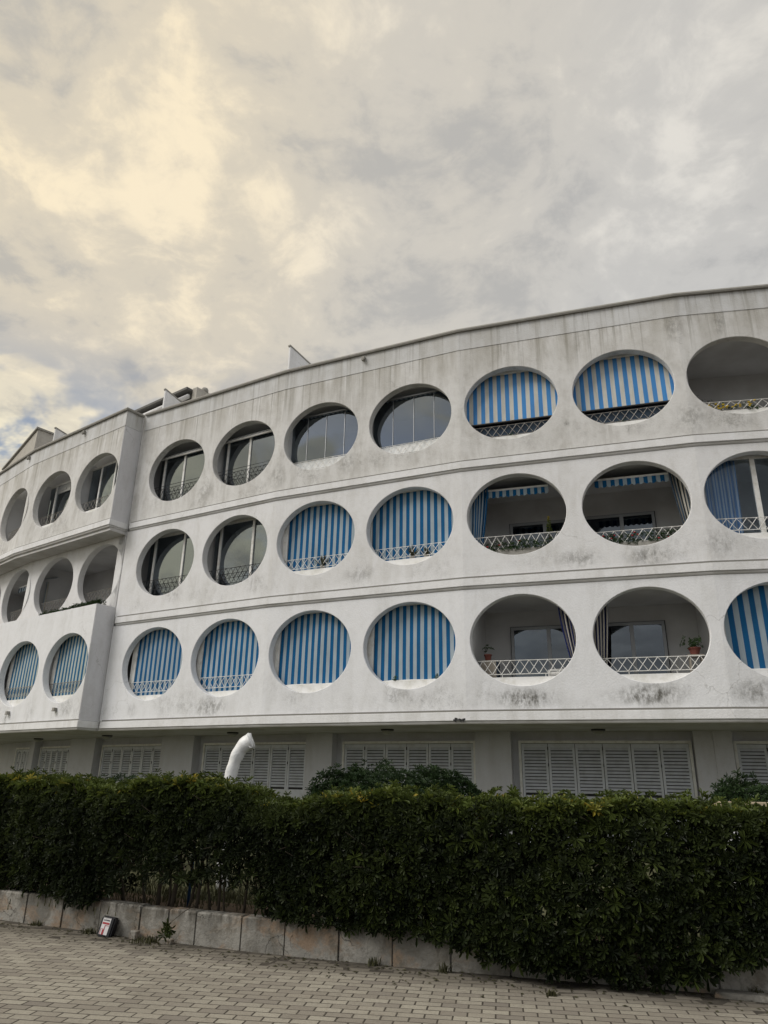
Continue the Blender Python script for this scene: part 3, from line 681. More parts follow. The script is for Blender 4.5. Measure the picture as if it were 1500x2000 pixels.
valance(Q, c, 8.1, 'striped awning fringe in a middle row oval of the wing, pale curtains below', t0=-1.0, t1=1.0, w=-.45, cols=('curtain_dark', 'grey_c'))
curtain(Q, c, -.95, 6.5, 8.1, .8, .95, -1, 'pale curtain at left below an awning fringe in the wing', ('cream', 'grey_c'), w=-.7)
curtain(Q, c, .35, 6.5, 8.1, .6, .9, 1, 'pale curtain at right below an awning fringe in the wing', ('cream', 'grey_c'), w=-.7)

# ------------------------------------------------------------------ ground floor: shutters and pilasters
GP = off(FULL, -2.65); gp = [Panel(GP[i], GP[i + 1]) for i in range(len(GP) - 1)]
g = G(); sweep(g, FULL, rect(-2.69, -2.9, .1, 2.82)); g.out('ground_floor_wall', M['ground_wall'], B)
def shutters(P, t0, t1, ztop=2.53, z0=.25, n=6):
    g = G(); fw = .06
    P.box(g, t0 - fw, t1 + fw, .07, -.05, ztop, ztop + fw); P.box(g, t0 - fw, t0, .07, -.05, z0, ztop); P.box(g, t1, t1 + fw, .07, -.05, z0, ztop)
    P.box(g, t0, t1, -.005, -.06, z0, ztop, 1)  # black backing stands in for the shade between the slats
    fr = g.out('shutter_frame', [M['white'], M['seal_and_shade']], B)
    lw = (t1 - t0) / n
    for i in range(n):
        q = G(); a, b = t0 + i * lw + .007, t0 + (i + 1) * lw - .007; zz = random.uniform(-.004, .004); st = .055
        P.box(q, a, a + st, .045, .008, z0, ztop - .012); P.box(q, b - st, b, .045, .008, z0, ztop - .012)
        P.box(q, a + st, b - st, .045, .008, ztop - .012 - .09, ztop - .012)
        for zr in (z0, 1.25): P.box(q, a + st, b - st, .045, .008, zr, zr + .1)
        z = ztop - .105
        while z > 1.42:
            V = [P.p(a + st, .012, z), P.p(b - st, .012, z), P.p(b - st, .046, z - .052), P.p(a + st, .046, z - .052),
                 P.p(a + st, .006, z - .004), P.p(b - st, .006, z - .004), P.p(b - st, .040, z - .057), P.p(a + st, .040, z - .057)]
            q.add(V, [[0, 3, 2, 1], [4, 5, 6, 7], [2, 3, 7, 6], [0, 1, 5, 4]]); z -= .074
        P.box(q, a + st, b - st, .03, .02, z0 + .1, 1.25)
        q.out('shutter_leaf', M['shutter'], fr)
        if i % 2 == 0:
            h = G(); P.box(h, b - .004, b + .018, .058, .046, 2.0, 2.07); P.box(h, b - .004, b + .018, .058, .046, ztop - .16, ztop - .08); h.out('hinge', M['seal_and_shade'], fr)
M['shutter'] = mat('shutter_paint', lambda p: MIXC(RAMP(NOISE(p, 5, 5, .6), [(.4, 0.), (.7, 1.)]), (.62, .645, .70), (.53, .55, .58)), .5)
full_s = [(0, .9, 2.1), (1, -1.9, .75), (1, 1.85, 5.2), (2, 1.5, 5.2), (3, .87, 4.42), (4, .66, 4.40), (5, .50, 4.3)]
def lin(i, s):   # s may run past a panel's ends: keep straight on that panel
    return gp[i + 1 - 1 + 1] if False else gp[i + 1]
gp_ = gp   # index 0 is the extra far-left panel
SH = [(1, .55, 2.05), (1, 2.78, 5.45), (2, 1.9, 5.1), (3, 1.53, 5.25), (4, .89, 4.50), (5, .66, 4.48), (6, .46, 4.3)]
for i, a, b in SH: shutters(gp_[i], a, b)
PIL = [(1, 2.2, 2.62), (2, .25, 1.70), (3, -.06, 1.25), (4, -.06, .62), (5, -.06, .44), (6, -.06, .34)]
PILL = [(2, None), (3, None)]
for i, a, b in PIL:
    P = gp_[i]; g = G(); P.box(g, a, b, .26, -.06, .15, 2.82); g.out('pilaster', M['ground_wall'], B)
for i, a, b in ((2, 5.2, 5.28), (3, 5.36, 5.55), (4, 4.60, 5.0), (5, 4.58, 5.0)):
    P = gp_[i]; b = P.L; g = G(); P.box(g, a, b + .02, .24, -.06, .15, 2.82); g.out('pilaster', M['ground_wall'], B)
# soffit lamps
for j, (x, y) in enumerate([(.18, 18.42), (4.98, 17.15), (-4.06, 20.79), (-8.49, 23.53), (-11.9, 26.4)]):
    where = ['above the shutters behind the round bush', 'above the widest white shutters', 'above the shutters by the white wrapped post', 'just under the step in the facade', 'in the wing left of the step'][j]
    e = empty('ceiling_lamp', (x, y, 2.70), 'small bulkhead lamp on the ground floor soffit, ' + where, 'lamp', 'soffit lamps')
    g = G(); g.lathe((x, y, 2.70), [(.15, .06), (.16, .07), (.16, .101)], 16); g.out('base', M['dark_metal'], e)
    g = G(); g.lathe((x, y, 2.70), [(.03, -.03), (.09, -.01), (.135, .03), (.145, .0605)], 16); g.out('globe', M['lampglass'], e, smooth=True)
# damaged patch on the fascia
g = G(); P = rp[1]
for k in range(9):
    a = 5.02 + k * .03; P.box(g, a, a + .035, .062 + random.uniform(0, .012), .03, 2.845 + random.uniform(0, .03), 2.90 + random.uniform(-.015, .03))
g.out('spalled_patch', M['seal_and_shade'], B)

# ------------------------------------------------------------------ roof pieces
def fin_wall(x0, y0, x1, y1, zt0, zt1, zb=12.3, th=.06):
    d = np.array([x1 - x0, y1 - y0]); L_ = np.hypot(*d); d /= L_; n = np.array([d[1], -d[0]]) * th; L2 = 2.6
    zt1 = zt0 + (zt1 - zt0) / L_ * L2
    a = np.array([x0, y0]); b = a + d * L2; g = G()
    g.hexa([(*a, zb), (*b, zb), (*(b + n), zb), (*(a + n), zb), (*a, zt0), (*b, zt1), (*(b + n), zt1), (*(a + n), zt0)]); g.out('roof_fin', M['fascia'], B)
    g = G(); e = np.array([d[0], d[1]]) * .03; a2, b2 = a - e - n * .25, b - n * .25; n2 = n * 1.5
    g.hexa([(*a2, zt0), (*b2, zt1), (*(b2 + n2), zt1), (*(a2 + n2), zt0), (*a2, zt0 + .05), (*b2, zt1 + .05), (*(b2 + n2), zt1 + .05), (*(a2 + n2), zt0 + .05)]); g.out('fin_cap', M['mossy'], B)
fin_wall(-3.09, 19.54, -2.51, 20.39, 14.40, 14.25)
fin_wall(-7.82, 22.4, -7.25, 23.32, 14.40, 14.20)
fin_wall(-13.02, 25.56, -12.5, 26.4, 14.40, 14.25)
# penthouse with a dark eave
PA, PB = np.array([-9.75, 25.2]), np.array([-7.15, 23.25]); P = Panel(PA, PB)
g = G(); P.box(g, -.3, P.L - .25, -.9, -4.5, 12.3, 15.0); g.out('penthouse_wall', M['penthouse'], B)
g = G(); P.box(g, P.L - .25, P.L + .0, -.25, -4.0, 12.3, 15.17); g.out('penthouse_wall', M['penthouse'], B)
g = G(); P.box(g, -1.2, P.L - .27, .0, -3.2, 15.06, 15.15); g.out('penthouse_roof', M['roof_dark'], B)
g = G()
for w, z, r in ((-.18, 14.86, .09), (-.42, 14.62, .10)): g.bar(P.p(-1.0, w, z), P.p(P.L - .35, w, z), r, sides=10)
g.out('awning_roller', M['fascia'], B, smooth=True)
g = G(); g.lathe(P.p(P.L - .12, -.7, 15.15), [(.14, 0), (.14, .12), (.10, .2), (.02, .22)], 12); g.out('roof_vent', M['mossy'], B, smooth=True)
g = G(); P.box(g, P.L + .3, P.L + 1.5, -.2, -1.2, 12.3, 14.05); g.out('roof_box', M['penthouse'], B)
# gabled hut on the wing
C0, C1, C2 = np.array([-14.5, 27.1]), np.array([-18.1, 31.5]), np.array([-13.1, 28.8])
g = G(); D0 = C1 + (C2 - C0)
g.hexa([(*C0, 12.3), (*C2, 12.3), (*D0, 12.3), (*C1, 12.3), (*C0, 15.12), (*C2, 15.12), (*D0, 15.12), (*C1, 15.12)]); g.out('stair_hut', M['penthouse'], B)
g = G(); e = .06
q = [C0 + (0, -e * 2), C2 + (e, 0), D0, C1 + (-e, -e)]
g.hexa([(*p, 15.125) for p in q] + [(*p, 15.2) for p in q]); g.out('hut_coping', M['mossy'], B)
g = G(); g.bar((-13.55, 27.7, 12.3), (-13.55, 27.7, 14.4), .1, sides=10); g.out('flue', M['penthouse'], B)
# small spouts under the coping
for P, t in ((rp[1], 2.55), (lp[2], 3.2), (lp[1], 5.2)):
    g = G(); P.box(g, t - .045, t + .045, .10, -.02, 12.60, 12.70); P.box(g, t - .03, t + .03, .125, .06, 12.56, 12.62); g.out('spout', M['mossy'], B)

# ------------------------------------------------------------------ foliage machinery
def leaf_whorl(n=8, L=.08, wd=.032, elev=.5, droop=.2, jit=.25, rr=random):
    """leaves round an axis +Z; returns V,F"""
    V, F = [], []
    for k in range(n):
        a = 2 * math.pi * k / n + rr.uniform(-.3, .3); l = L * rr.uniform(.7, 1.12); w = wd * rr.uniform(.8, 1.15); el = elev + rr.uniform(-jit, jit)
        ca_, sa_ = math.cos(a), math.sin(a); ce, se = math.cos(el), math.sin(el); b = len(V)
        for (x, y, z) in ((0, 0, 0), (.45, -.36, .06), (.82, -.5, .02), (1.0, 0, -droop), (.82, .5, .02), (.45, .36, .06)):
            px, py, pz = x * l, y * w, (z if y == 0 else z + .0) * l * (1 if y == 0 else .9)
            r, h = px * ce - pz * se, px * se + pz * ce
            V.append((r * ca_ - py * sa_, r * sa_ + py * ca_, h))
        F += [[b, b + 1, b + 2], [b, b + 2, b + 3], [b, b + 3, b + 4], [b, b + 4, b + 5]]
    return np.array(V), np.array(F)
def frames(axis, spin):
    """rotation matrices taking +Z to axis"""
    z = axis / np.linalg.norm(axis, axis=1)[:, None]; t = np.where(np.abs(z[:, 2:3]) < .9, np.array([[0, 0, 1.]]), np.array([[1., 0, 0]]))
    x = np.cross(t, z); x /= np.linalg.norm(x, axis=1)[:, None]; y = np.cross(z, x)
    c, s = np.cos(spin)[:, None], np.sin(spin)[:, None]
    return np.stack([x * c + y * s, -x * s + y * c, z], 2)
def scatter(tmpl, pos, axis, size, tint, spin=None):
    spin = rng.uniform(0, 6.28, len(pos)) if spin is None else spin
    Rm = frames(axis, spin); VV, FF, TT = [], [], []; n0 = 0; ids = rng.integers(0, len(tmpl), len(pos))
    for t, (V, F) in enumerate(tmpl):
        k = np.where(ids == t)[0]
        if not len(k): continue
        P = np.einsum('kij,vj->kvi', Rm[k], V) * size[k][:, None, None] + pos[k][:, None, :]
        VV.append(P.reshape(-1, 3)); FF.append((F[None] + (np.arange(len(k)) * len(V))[:, None, None] + n0).reshape(-1, 3)); TT.append(np.repeat(tint[k], len(V)))
        n0 += len(k) * len(V)
    return np.vstack(VV), np.vstack(FF), np.concatenate(TT)
TM = [leaf_whorl(9, .082, .0215, .35, .12), leaf_whorl(10, .076, .020, .6, .10), leaf_whorl(8, .092, .023, .15, .2), leaf_whorl(9, .070, .021, .8, .05)]

# ------------------------------------------------------------------ the long hedge
HB = np.array([(-9.6, 0), (3.45, 0)])
def hnoise(x, z, k): return math.sin(x * 2.3 + k) * .5 + math.sin(x * 5.1 + z * 3.3 + k * 2) * .3 + math.sin(z * 6.7 - x * 3.1 + k) * .3
def htop(x):
    return float(np.interp(x, [-9, -5, -4.4, -3.8, -3.3, -2.7, -2.2, -1.7, -1.35, -1.0, -.7, -.2, .3, .9, 1.6, 2.4, 3.0, 3.4], [1.58, 1.54, 1.53, 1.51, 1.46, 1.52, 1.53, 1.50, 1.40, 1.33, 1.44, 1.42, 1.46, 1.44, 1.44, 1.44, 1.43, 1.38])) + .045 * hnoise(x, 0, 1) + .025 * math.sin(x * 11.3 + 1)
def hfront(x, z):   # how far the face stands out in front of the wall face (+ = towards the street)
    f = float(np.interp(x, [-9, -3, -.6, .6, 1.1, 1.7, 3.4], [.02, .02, .05, .10, .26, .34, .26]))
    lower = float(np.interp(z, [.0, .35, .7, 1.2, 1.5], [-.05, 0, .03, .0, -.12])) if x < .8 else float(np.interp(z, [.0, .3, .8, 1.2, 1.5], [-.1, 0, .02, -.06, -.16]))
    return f + lower + .085 * hnoise(x, z, 3) + .05 * math.sin(x * 1.7 + .5) + .04 * math.sin(x * 9.3 + z * 4)
def hbot(x):
    return float(np.interp(x, [-9, -4.2, -3.2, -2.9, -2.6, -2.3, -1.5, -1.25, -1.0, .3, .75, 1.0, 1.3, 2.0, 2.6, 3.1, 3.4], [.30, .30, .30, .36, .50, .56, .55, .40, .30, .27, .2, .10, .04, .05, .12, .26, .45])) + .05 * hnoise(x, 1, 5)
WN = norms(WALL)[1]
def wnorm(x):
    i = min(max(np.searchsorted(WALL[:, 0], x) - 1, 0), len(WN) - 1); return WN[i]
def hpt(x, w, z):
    n = wnorm(x); return np.array([x + n[0] * w * .6, wall_y(min(x, 3.3)) - .27 * max(0, x - 3.3) - w / 1.0 * (-n[1]) - 0, z])
pos, axs, siz, tin, outer = [], [], [], [], []
def put(x, w, z, ax, sz, tn, o):
    pos.append(hpt(x, w, z)); axs.append(ax); siz.append(sz); tin.append(tn); outer.append(o)
DEP = .95
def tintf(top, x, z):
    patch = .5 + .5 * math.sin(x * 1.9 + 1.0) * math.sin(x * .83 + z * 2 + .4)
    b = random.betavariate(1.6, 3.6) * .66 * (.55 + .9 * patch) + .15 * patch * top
    if top: b += .42  # lighter top: new growth, plus light from above put into the tint
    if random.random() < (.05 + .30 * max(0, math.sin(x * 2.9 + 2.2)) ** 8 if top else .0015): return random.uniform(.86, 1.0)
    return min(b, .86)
x0h, x1h = -8.5, 3.42
N1 = 8200
for _ in range(N1):                                            # face
    x = random.uniform(x0h, x1h); zb, zt = hbot(x), htop(x); z = random.uniform(zb, zt - .04)
    thin_gap = -3.1 < x < -1.2 and z < 1.0
    if thin_gap and random.random() < min(.95, 1.1 * (1 - (z - .3) / .75)): continue
    d = abs(random.gauss(0, .06)); n = wnorm(x); up = .25 + .5 * random.random()
    put(x, hfront(x, z) - d, z, np.array([n[0] + random.gauss(0, .45), n[1] + random.gauss(0, .35), up + random.gauss(0, .3)]), random.uniform(.7, 1.25), tintf(0, x, z) * .58 + (.15 if z > zt - .20 else 0), d < .05)  # face tint lowered as shade, its upper edge raised as light
for _ in range(4200):                                          # top
    x = random.uniform(x0h, x1h); w = hfront(x, 1.45) - random.random() ** 1.3 * DEP; z = htop(x) - abs(random.gauss(0, .04)) - .05 * (random.random() < .3) + .0
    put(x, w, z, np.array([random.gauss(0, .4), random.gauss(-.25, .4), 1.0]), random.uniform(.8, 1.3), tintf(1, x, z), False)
for _ in range(6200):                                          # inside
    x = random.uniform(x0h, x1h); zb, zt = hbot(x), htop(x); z = random.uniform(zb + .02, zt - .08)
    if -3.1 < x < -1.2 and z < 1.02 and random.random() < .93: continue
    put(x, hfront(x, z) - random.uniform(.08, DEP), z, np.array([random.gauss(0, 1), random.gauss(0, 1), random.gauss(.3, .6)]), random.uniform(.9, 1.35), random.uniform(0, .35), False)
for _ in range(700):                                           # right-hand end face
    z = random.uniform(.35, 1.40); w = hfront(3.3, z) - random.uniform(0, DEP); x = 3.42 + .05 * hnoise(w * 3, z, 2)
    put(x, w, z, np.array([1 + random.gauss(0, .3), random.gauss(0, .4), .3 + random.gauss(0, .3)]), random.uniform(.75, 1.1), tintf(0, x, z), False)
for _ in range(320):                                            # loose shoots standing above the clipped top
    x = random.uniform(-5, 3.4); w = hfront(x, 1.45) - random.uniform(0, .6)
    put(x, w, htop(x) + random.uniform(.0, .09), np.array([random.gauss(0, .3), random.gauss(0, .3), 1.]), random.uniform(.7, 1.0), random.uniform(.35, .88), False)
pos = np.array(pos); axs = np.array(axs); siz = np.array(siz); tin = np.array(tin); outer = np.array(outer)
hedge = empty('hedge', (-1.2, 8.7, .21), 'long clipped hedge of dark whorled leaves above the low block wall', 'hedge')
# the 300 rosettes that show largest become single parts
dist = np.linalg.norm(pos - np.array([0, 0, 1.6]), axis=1); vx = pos[:, 0] / pos[:, 1]
cand = np.where(outer & (np.abs(vx) < .47) & (siz > .98))[0]; cand = cand[np.argsort(dist[cand] / siz[cand])][:300]
keep = np.ones(len(pos), bool); keep[cand] = False
V, F, T = scatter(TM, pos[keep], axs[keep], siz[keep], tin[keep])
fo = mk('foliage', V, F, M['leaf'], hedge, tint=T); tag(fo, kind='stuff')
rm = []
for j in range(8):
    V, F = TM[j % 4]; me = bpy.data.meshes.new('leaf_rosette'); me.from_pydata(V.tolist(), [], F.tolist()); me.materials.append(M['leaf'])
    a = me.attributes.new('tint', 'FLOAT', 'POINT'); a.data.foreach_set('value', np.full(len(V), [.05, .2, .34, .1, .28, .15, .45, .22][j], dtype=np.float32)); rm.append(me)
fr_ = frames(axs[cand], rng.uniform(0, 6.28, len(cand))); hl = np.array(WL[hedge.name])
for k, Rm in zip(cand, fr_):
    o = bpy.data.objects.new('leaf_rosette', rm[random.randrange(8)]); COL.objects.link(o); o.parent = hedge
    m4 = Matrix([list(Rm[i]) + [0] for i in range(3)] + [[0, 0, 0, 1]]); s_ = float(siz[k])
    o.matrix_local = Matrix.Translation(Vector(pos[k] - hl)) @ m4 @ Matrix.Scale(s_, 4)
def stem(x, w, h, lean, r, parent=hedge, fork=True):
    p0 = hpt(x, w, .19); pts = []; n = 7; ph = random.random() * 6
    for i in range(n):
        t = i / (n - 1); pts.append((p0[0] + lean * t + .03 * math.sin(t * 5 + ph), p0[1] + .05 * math.sin(t * 4 + ph * 2) * t, .19 + h * t))
    g = G(); g.tube(pts, [r * (1.15 - .6 * i / n) for i in range(n)], 7)
    if fork:
        for q in range(2):
            b = Vector(pts[2 + q]); e = b + Vector((random.uniform(-.3, .3), random.uniform(-.2, .2), random.uniform(.25, .5)))
            g.tube([b, (b + e) / 2 + Vector((random.uniform(-.05, .05), 0, .03)), e], [r * .55, r * .45, r * .25], 6)
    g.out('stem', M['bark'], parent, smooth=True)
for x, w, r in [(-2.78, -.42, .016), (-2.62, -.5, .022), (-2.42, -.36, .012), (-2.36, -.42, .026), (-2.22, -.48, .016), (-2.05, -.40, .020), (-1.98, -.5, .014), (-1.80, -.44, .015), (-1.70, -.4, .011), (-1.52, -.5, .014), (-1.42, -.38, .010), (-1.3, -.45, .016)]:
    stem(x, w, random.uniform(.8, 1.05), random.uniform(-.15, .15), r)
for x in (-6.5, -5.6, -4.8, -4.2, -3.6, -3.1, -.8, -.3, .2, .8, 1.4, 1.9, 2.4, 3.0): stem(x, -.45 + random.uniform(-.1, .1), .9, random.uniform(-.1, .1), .02)
# twigs reaching out of the face
for _ in range(34):
    x = random.uniform(-4.6, 3.3); z = random.uniform(.6, 1.3); a = hpt(x, hfront(x, z) - .18, z); n = wnorm(x)
    e = a + np.array([n[0] * .2 + random.uniform(-.2, .2), n[1] * .22, random.uniform(-.05, .25)])
    g = G(); g.tube([a, (a + e) / 2 + np.array([0, 0, .02]), e], [.006, .005, .003], 5); g.out('twig', M['bark'], hedge)
# hanging sprig with a leaf tuft below the wall's edge
a = np.array([-2.0, 8.46, .30]); b = np.array([-2.13, 8.36, .19]); 
g = G(); g.tube([(-1.92, 8.62, .34), a, b], [.005, .004, .003], 5); g.out('twig', M['bark'], hedge)
pp = np.array([b + np.array([random.gauss(0, .03), random.gauss(0, .02), random.gauss(-.02, .035)]) for _ in range(7)])
V, F, T = scatter(TM, pp, np.array([[random.gauss(0, .5), -1, random.gauss(-.3, .4)] for _ in range(7)]), np.full(7, .85), np.full(7, .35)); mk('sprig_leaves', V, F, M['leaf'], hedge, tint=T)

# ------------------------------------------------------------------ bushes behind the hedge
def bush(cx, cy, rx, ry, top, n, label, sharp=2.6):
    e = empty('round_bush', (cx, cy, .2), label, 'bush')
    P, Ax, Sz, Tn = [], [], [], []; hz = (top - .2)
    for _ in range(n):
        u = random.uniform(0, 2 * math.pi); v = random.random() ** .8; r = (1 - v ** sharp) ** (1 / sharp)
        k = 1 - abs(random.gauss(0, .07)) + .05 * math.sin(u * 5 + v * 4) + .03 * math.sin(u * 11 + v * 9)
        p = np.array([cx + rx * r * math.cos(u) * k, cy + ry * r * math.sin(u) * k, .2 + hz * v * k]); P.append(p)
        Ax.append((math.cos(u) * r / rx + random.gauss(0, .3), math.sin(u) * r / ry + random.gauss(0, .3), v * .9 + .15 + random.gauss(0, .25))); Sz.append(random.uniform(.7, 1.1)); Tn.append(random.betavariate(2, 3) * (.45 + .5 * v))
    V, F, T = scatter(TM, np.array(P), np.array(Ax), np.array(Sz), np.array(Tn)); tag(mk('foliage', V, F, M['leaf2'], e, tint=T), kind='stuff')
    g = G()
    for _ in range(5):
        a = random.uniform(0, 6.28); g.tube([(cx, cy, .19), (cx + .15 * math.cos(a), cy + .15 * math.sin(a), .5), (cx + rx * .5 * math.cos(a), cy + ry * .5 * math.sin(a), top * .65)], [.035, .03, .012], 6)
    g.out('stems', M['bark'], e)
bush(.26, 12.4, 1.52, .95, 1.80, 5200, 'wide dark green clipped bush rising behind the hedge before the shutters', 3.6)
bush(5.6, 10.6, 1.15, .7, 1.70, 3600, 'flat topped green bush behind the stone capped garden wall', 5)
bush(-6.1, 14.6, 2.6, .8, 1.56, 2400, 'low dark bush below the shutters of the left wing', 4)
bush(-4.1, 13.2, .75, .6, 1.56, 900, 'small dark bush between the hedge and the shutters left of the wrapped post')

# garden wall at the right
gw = empty('garden_wall', (5.6, 8.2, .0), 'pale rendered garden wall with tan stone coping at the hedge end', 'wall')
P = Panel((3.72, 8.35), (9.0, 7.7))
g = G(); P.box(g, 0, P.L, 0, -.22, 0, 1.40); g.out('wall_body', M['wall_low'], gw)
for k in range(9):
    g = G(); P.box(g, -.03 + k * .58, -.03 + k * .58 + .572, .04, -.26, 1.40, 1.455); g.out('coping_stone', M['stone_cap'], gw)

# ------------------------------------------------------------------ wrapped white post, blue pipe
pts = [(-2.03, 10.6, .19), (-2.06, 10.6, .7), (-2.085, 10.6, 1.2), (-2.055, 10.6, 1.60), (-2.03, 10.59, 1.76), (-1.985, 10.58, 1.90), (-1.93, 10.57, 2.00), (-1.87, 10.56, 2.065), (-1.79, 10.55, 2.10)]
# smooth the path
fine = []; ptsn = np.array(pts); tt = np.linspace(0, len(pts) - 1, 30)
for t in tt: fine.append(tuple(np.interp(t, range(len(pts)), ptsn[:, k]) for k in range(3)))
fa = np.array(fine)
for _ in range(10): fa[1:-1] = (fa[:-2] + 2 * fa[1:-1] + fa[2:]) / 4
fine = [tuple(p) for p in fa]
post = empty('wrapped_post', (-2.02, 10.6, .19), 'bent white post wrapped in plastic film, standing up behind the hedge', 'post')
g = G(); rad = [.080 + .004 * math.sin(i * 1.1) + (.038 * (i / 29) ** 3) for i in range(30)]
g.tube(fine, rad, 14); V = np.array(g.v); V += rng.normal(0, .0022, V.shape); mk('wrapped_shaft', V, g.f, M['wrap'], post, smooth=True)
g = G(); b = Vector(fine[-1]); 
fl = [b + Vector(v) for v in ((-.06, -.06, .085), (-.01, -.06, .105), (.005, -.04, .09), (.005, -.07, .03), (.02, -.05, -.03), (.05, -.06, -.085), (.0, -.08, -.12), (-.05, -.08, -.05))]
g.add(fl, [[0, 1, 2, 3], [0, 3, 7], [3, 4, 5, 7], [7, 5, 6]]); o = g.out('loose_film', M['wrap'], post)
md = o.modifiers.new('thick', 'SOLIDIFY'); md.thickness = .012
md = o.modifiers.new('sub', 'SUBSURF'); md.levels = 2; md.render_levels = 2
g = G(); g.tube([(-2.17, 9.35, .19), (-2.165, 9.35, .6), (-2.16, 9.36, 1.1)], .018, 8); tag(g.out('standpipe', M['blue_pipe'], smooth=True), 'thin blue upright pipe among the hedge stems', 'pipe')

# ------------------------------------------------------------------ bait box on the pavement
bx = empty('bait_box', (-2.9, 8.80, 0), 'black plastic bait box with red and white label against the wall', 'box')
def bloc(P_):   # local box frame -> world
    return P_
ang = R(-14); lean = R(14)
Mx = Matrix.Translation((-2.91, 8.76, .0)) @ Matrix.Rotation(ang, 4, 'Z') @ Matrix.Rotation(R(6), 4, 'Y') @ Matrix.Rotation(-lean, 4, 'X') @ Matrix.Scale(.82, 4)
def bm_box(lo, hi, bev):
    bm = bmesh.new(); bmesh.ops.create_cube(bm, size=1)
    for v in bm.verts: v.co = Vector(((v.co.x + .5) * (hi[0] - lo[0]) + lo[0], (v.co.y + .5) * (hi[1] - lo[1]) + lo[1], (v.co.z + .5) * (hi[2] - lo[2]) + lo[2]))
    if bev: bmesh.ops.bevel(bm, geom=bm.edges[:], offset=bev, segments=2, affect='EDGES')
    V = [tuple(Mx @ v.co) for v in bm.verts]; F = [[v.index for v in f.verts] for f in bm.faces]; bm.free(); return V, F
V, F = bm_box((-.095, 0, .0), (.105, .12, .245), .018); mk('body', V, F, M['blackplastic'], bx, smooth=False)
V, F = bm_box((-.06, .02, .06), (.07, .14, .20), .012)
def sticker(name, x0, x1, z0, z1, m, y=-.002):
    V = [tuple(Mx @ Vector(p)) for p in ((x0, y, z0), (x1, y, z0), (x1, y, z1), (x0, y, z1), (x0, y + .0012, z0), (x1, y + .0012, z0), (x1, y + .0012, z1), (x0, y + .0012, z1))]
    return mk(name, V, [[0, 1, 2, 3], [4, 7, 6, 5], [0, 4, 5, 1], [1, 5, 6, 2], [2, 6, 7, 3], [3, 7, 4, 0]], M[m], bx)
lb = sticker('label_sheet', -.062, .052, .03, .222, 'label')
for a in ((-.055, .045, .148, .170, 'labelred'), (-.055, .045, .218, .2195, 'ink'), (-.055, -.005, .092, .096, 'labelred'), (-.03, -.01, .03, .088, 'labelred'), (0, .045, .132, .138, 'labelred'), (-.012, -.002, .03, .138, 'labelred'), (-.055, -.05, .03, .088, 'labelred')):
    sticker('label_print', a[0], a[1], a[2], a[3], a[4], -.0045)
tcv = bpy.data.curves.new('brand_text', 'FONT'); tcv.body = 'LA SUPREMA'; tcv.size = .021; tcv.align_x = 'CENTER'; tcv.extrude = .0005; tcv.offset = .0006
to = bpy.data.objects.new('label_text_src', tcv); COL.objects.link(to); bpy.context.view_layer.update()
tme = bpy.data.meshes.new_from_object(to.evaluated_get(bpy.context.evaluated_depsgraph_get())); bpy.data.objects.remove(to); tme.name = 'label_text'
tme.materials.clear(); tme.materials.append(M['ink'])
tx = bpy.data.objects.new('label_text', tme); COL.objects.link(tx); tx.parent = bx
tx.matrix_local = Matrix.Translation(-Vector(WL[bx.name])) @ Mx @ Matrix.Translation((-.005, -.0045, .187)) @ Matrix.Rotation(R(90), 4, 'X') @ Matrix.Scale(.78, 4, (1, 0, 0))

# ------------------------------------------------------------------ weeds, rubble, litter at the wall foot
def blades(cx, cy, z, n, h, spread, lean=.5, w=.006):
    V, F, T = [], [], []
    for _ in range(n):
        x, y = cx + random.gauss(0, spread), cy + random.gauss(0, spread * .5); a = random.uniform(0, 6.28); l = h * random.uniform(.4, 1.1); k = lean * random.uniform(.2, 1.2); b = len(V); px, py = -math.sin(a) * w, math.cos(a) * w
        ex, ey = math.cos(a) * l * k, math.sin(a) * l * k; tn = random.random() * .8
        V += [(x - px, y - py, z), (x + px, y + py, z), (x + ex * .5 + px * .7, y + ey * .5 + py * .7, z + l * .65), (x + ex * .5 - px * .7, y + ey * .5 - py * .7, z + l * .65), (x + ex, y + ey, z + l * .85)]
        F += [[b, b + 1, b + 2, b + 3], [b + 3, b + 2, b + 4]]; T += [tn] * 5
    return V, F, T
for (x, n, h, sp, dy, lab) in [(-3.12, 70, .07, .032, -.10, 'dry weeds in front of the bait box'), (-2.35, 130, .08, .10, -.12, 'sprawling weed patch under the hanging sprig'), (-.02, 30, .09, .025, -.05, 'grass tuft at a wall joint under the hedge'), (.62, 34, .10, .025, -.06, 'thin grass tuft below the hanging hedge edge'), (1.42, 60, .06, .025, -.55, 'small dark weed out on the paving'), (-3.85, 40, .07, .035, -.05, 'small weed where two cracked blocks meet'), (3.1, 50, .10, .03, -.04, 'weed tuft at the wall end by the raised slab')]:
    V, F, T = blades(x, wall_y(x) + dy, -.002, n, h, sp); tag(mk('weed', V, F, M['weed'], tint=T, origin=(x, wall_y(x) + dy, 0)), lab, 'weed', 'weeds along the wall')
V, F, T = blades(-2.0, 10.0, .2, 1800, .11, .9); V2, F2, T2 = blades(-2.2, 11.5, .2, 2200, .12, 1.6)
nb = len(V); tag(mk('grass', V + V2, F + [[k + nb for k in f] for f in F2], M['weed'], tint=T + T2, origin=(-2, 10.5, .2)), 'thin lawn grass seen between the hedge stems', 'grass', kind='stuff')
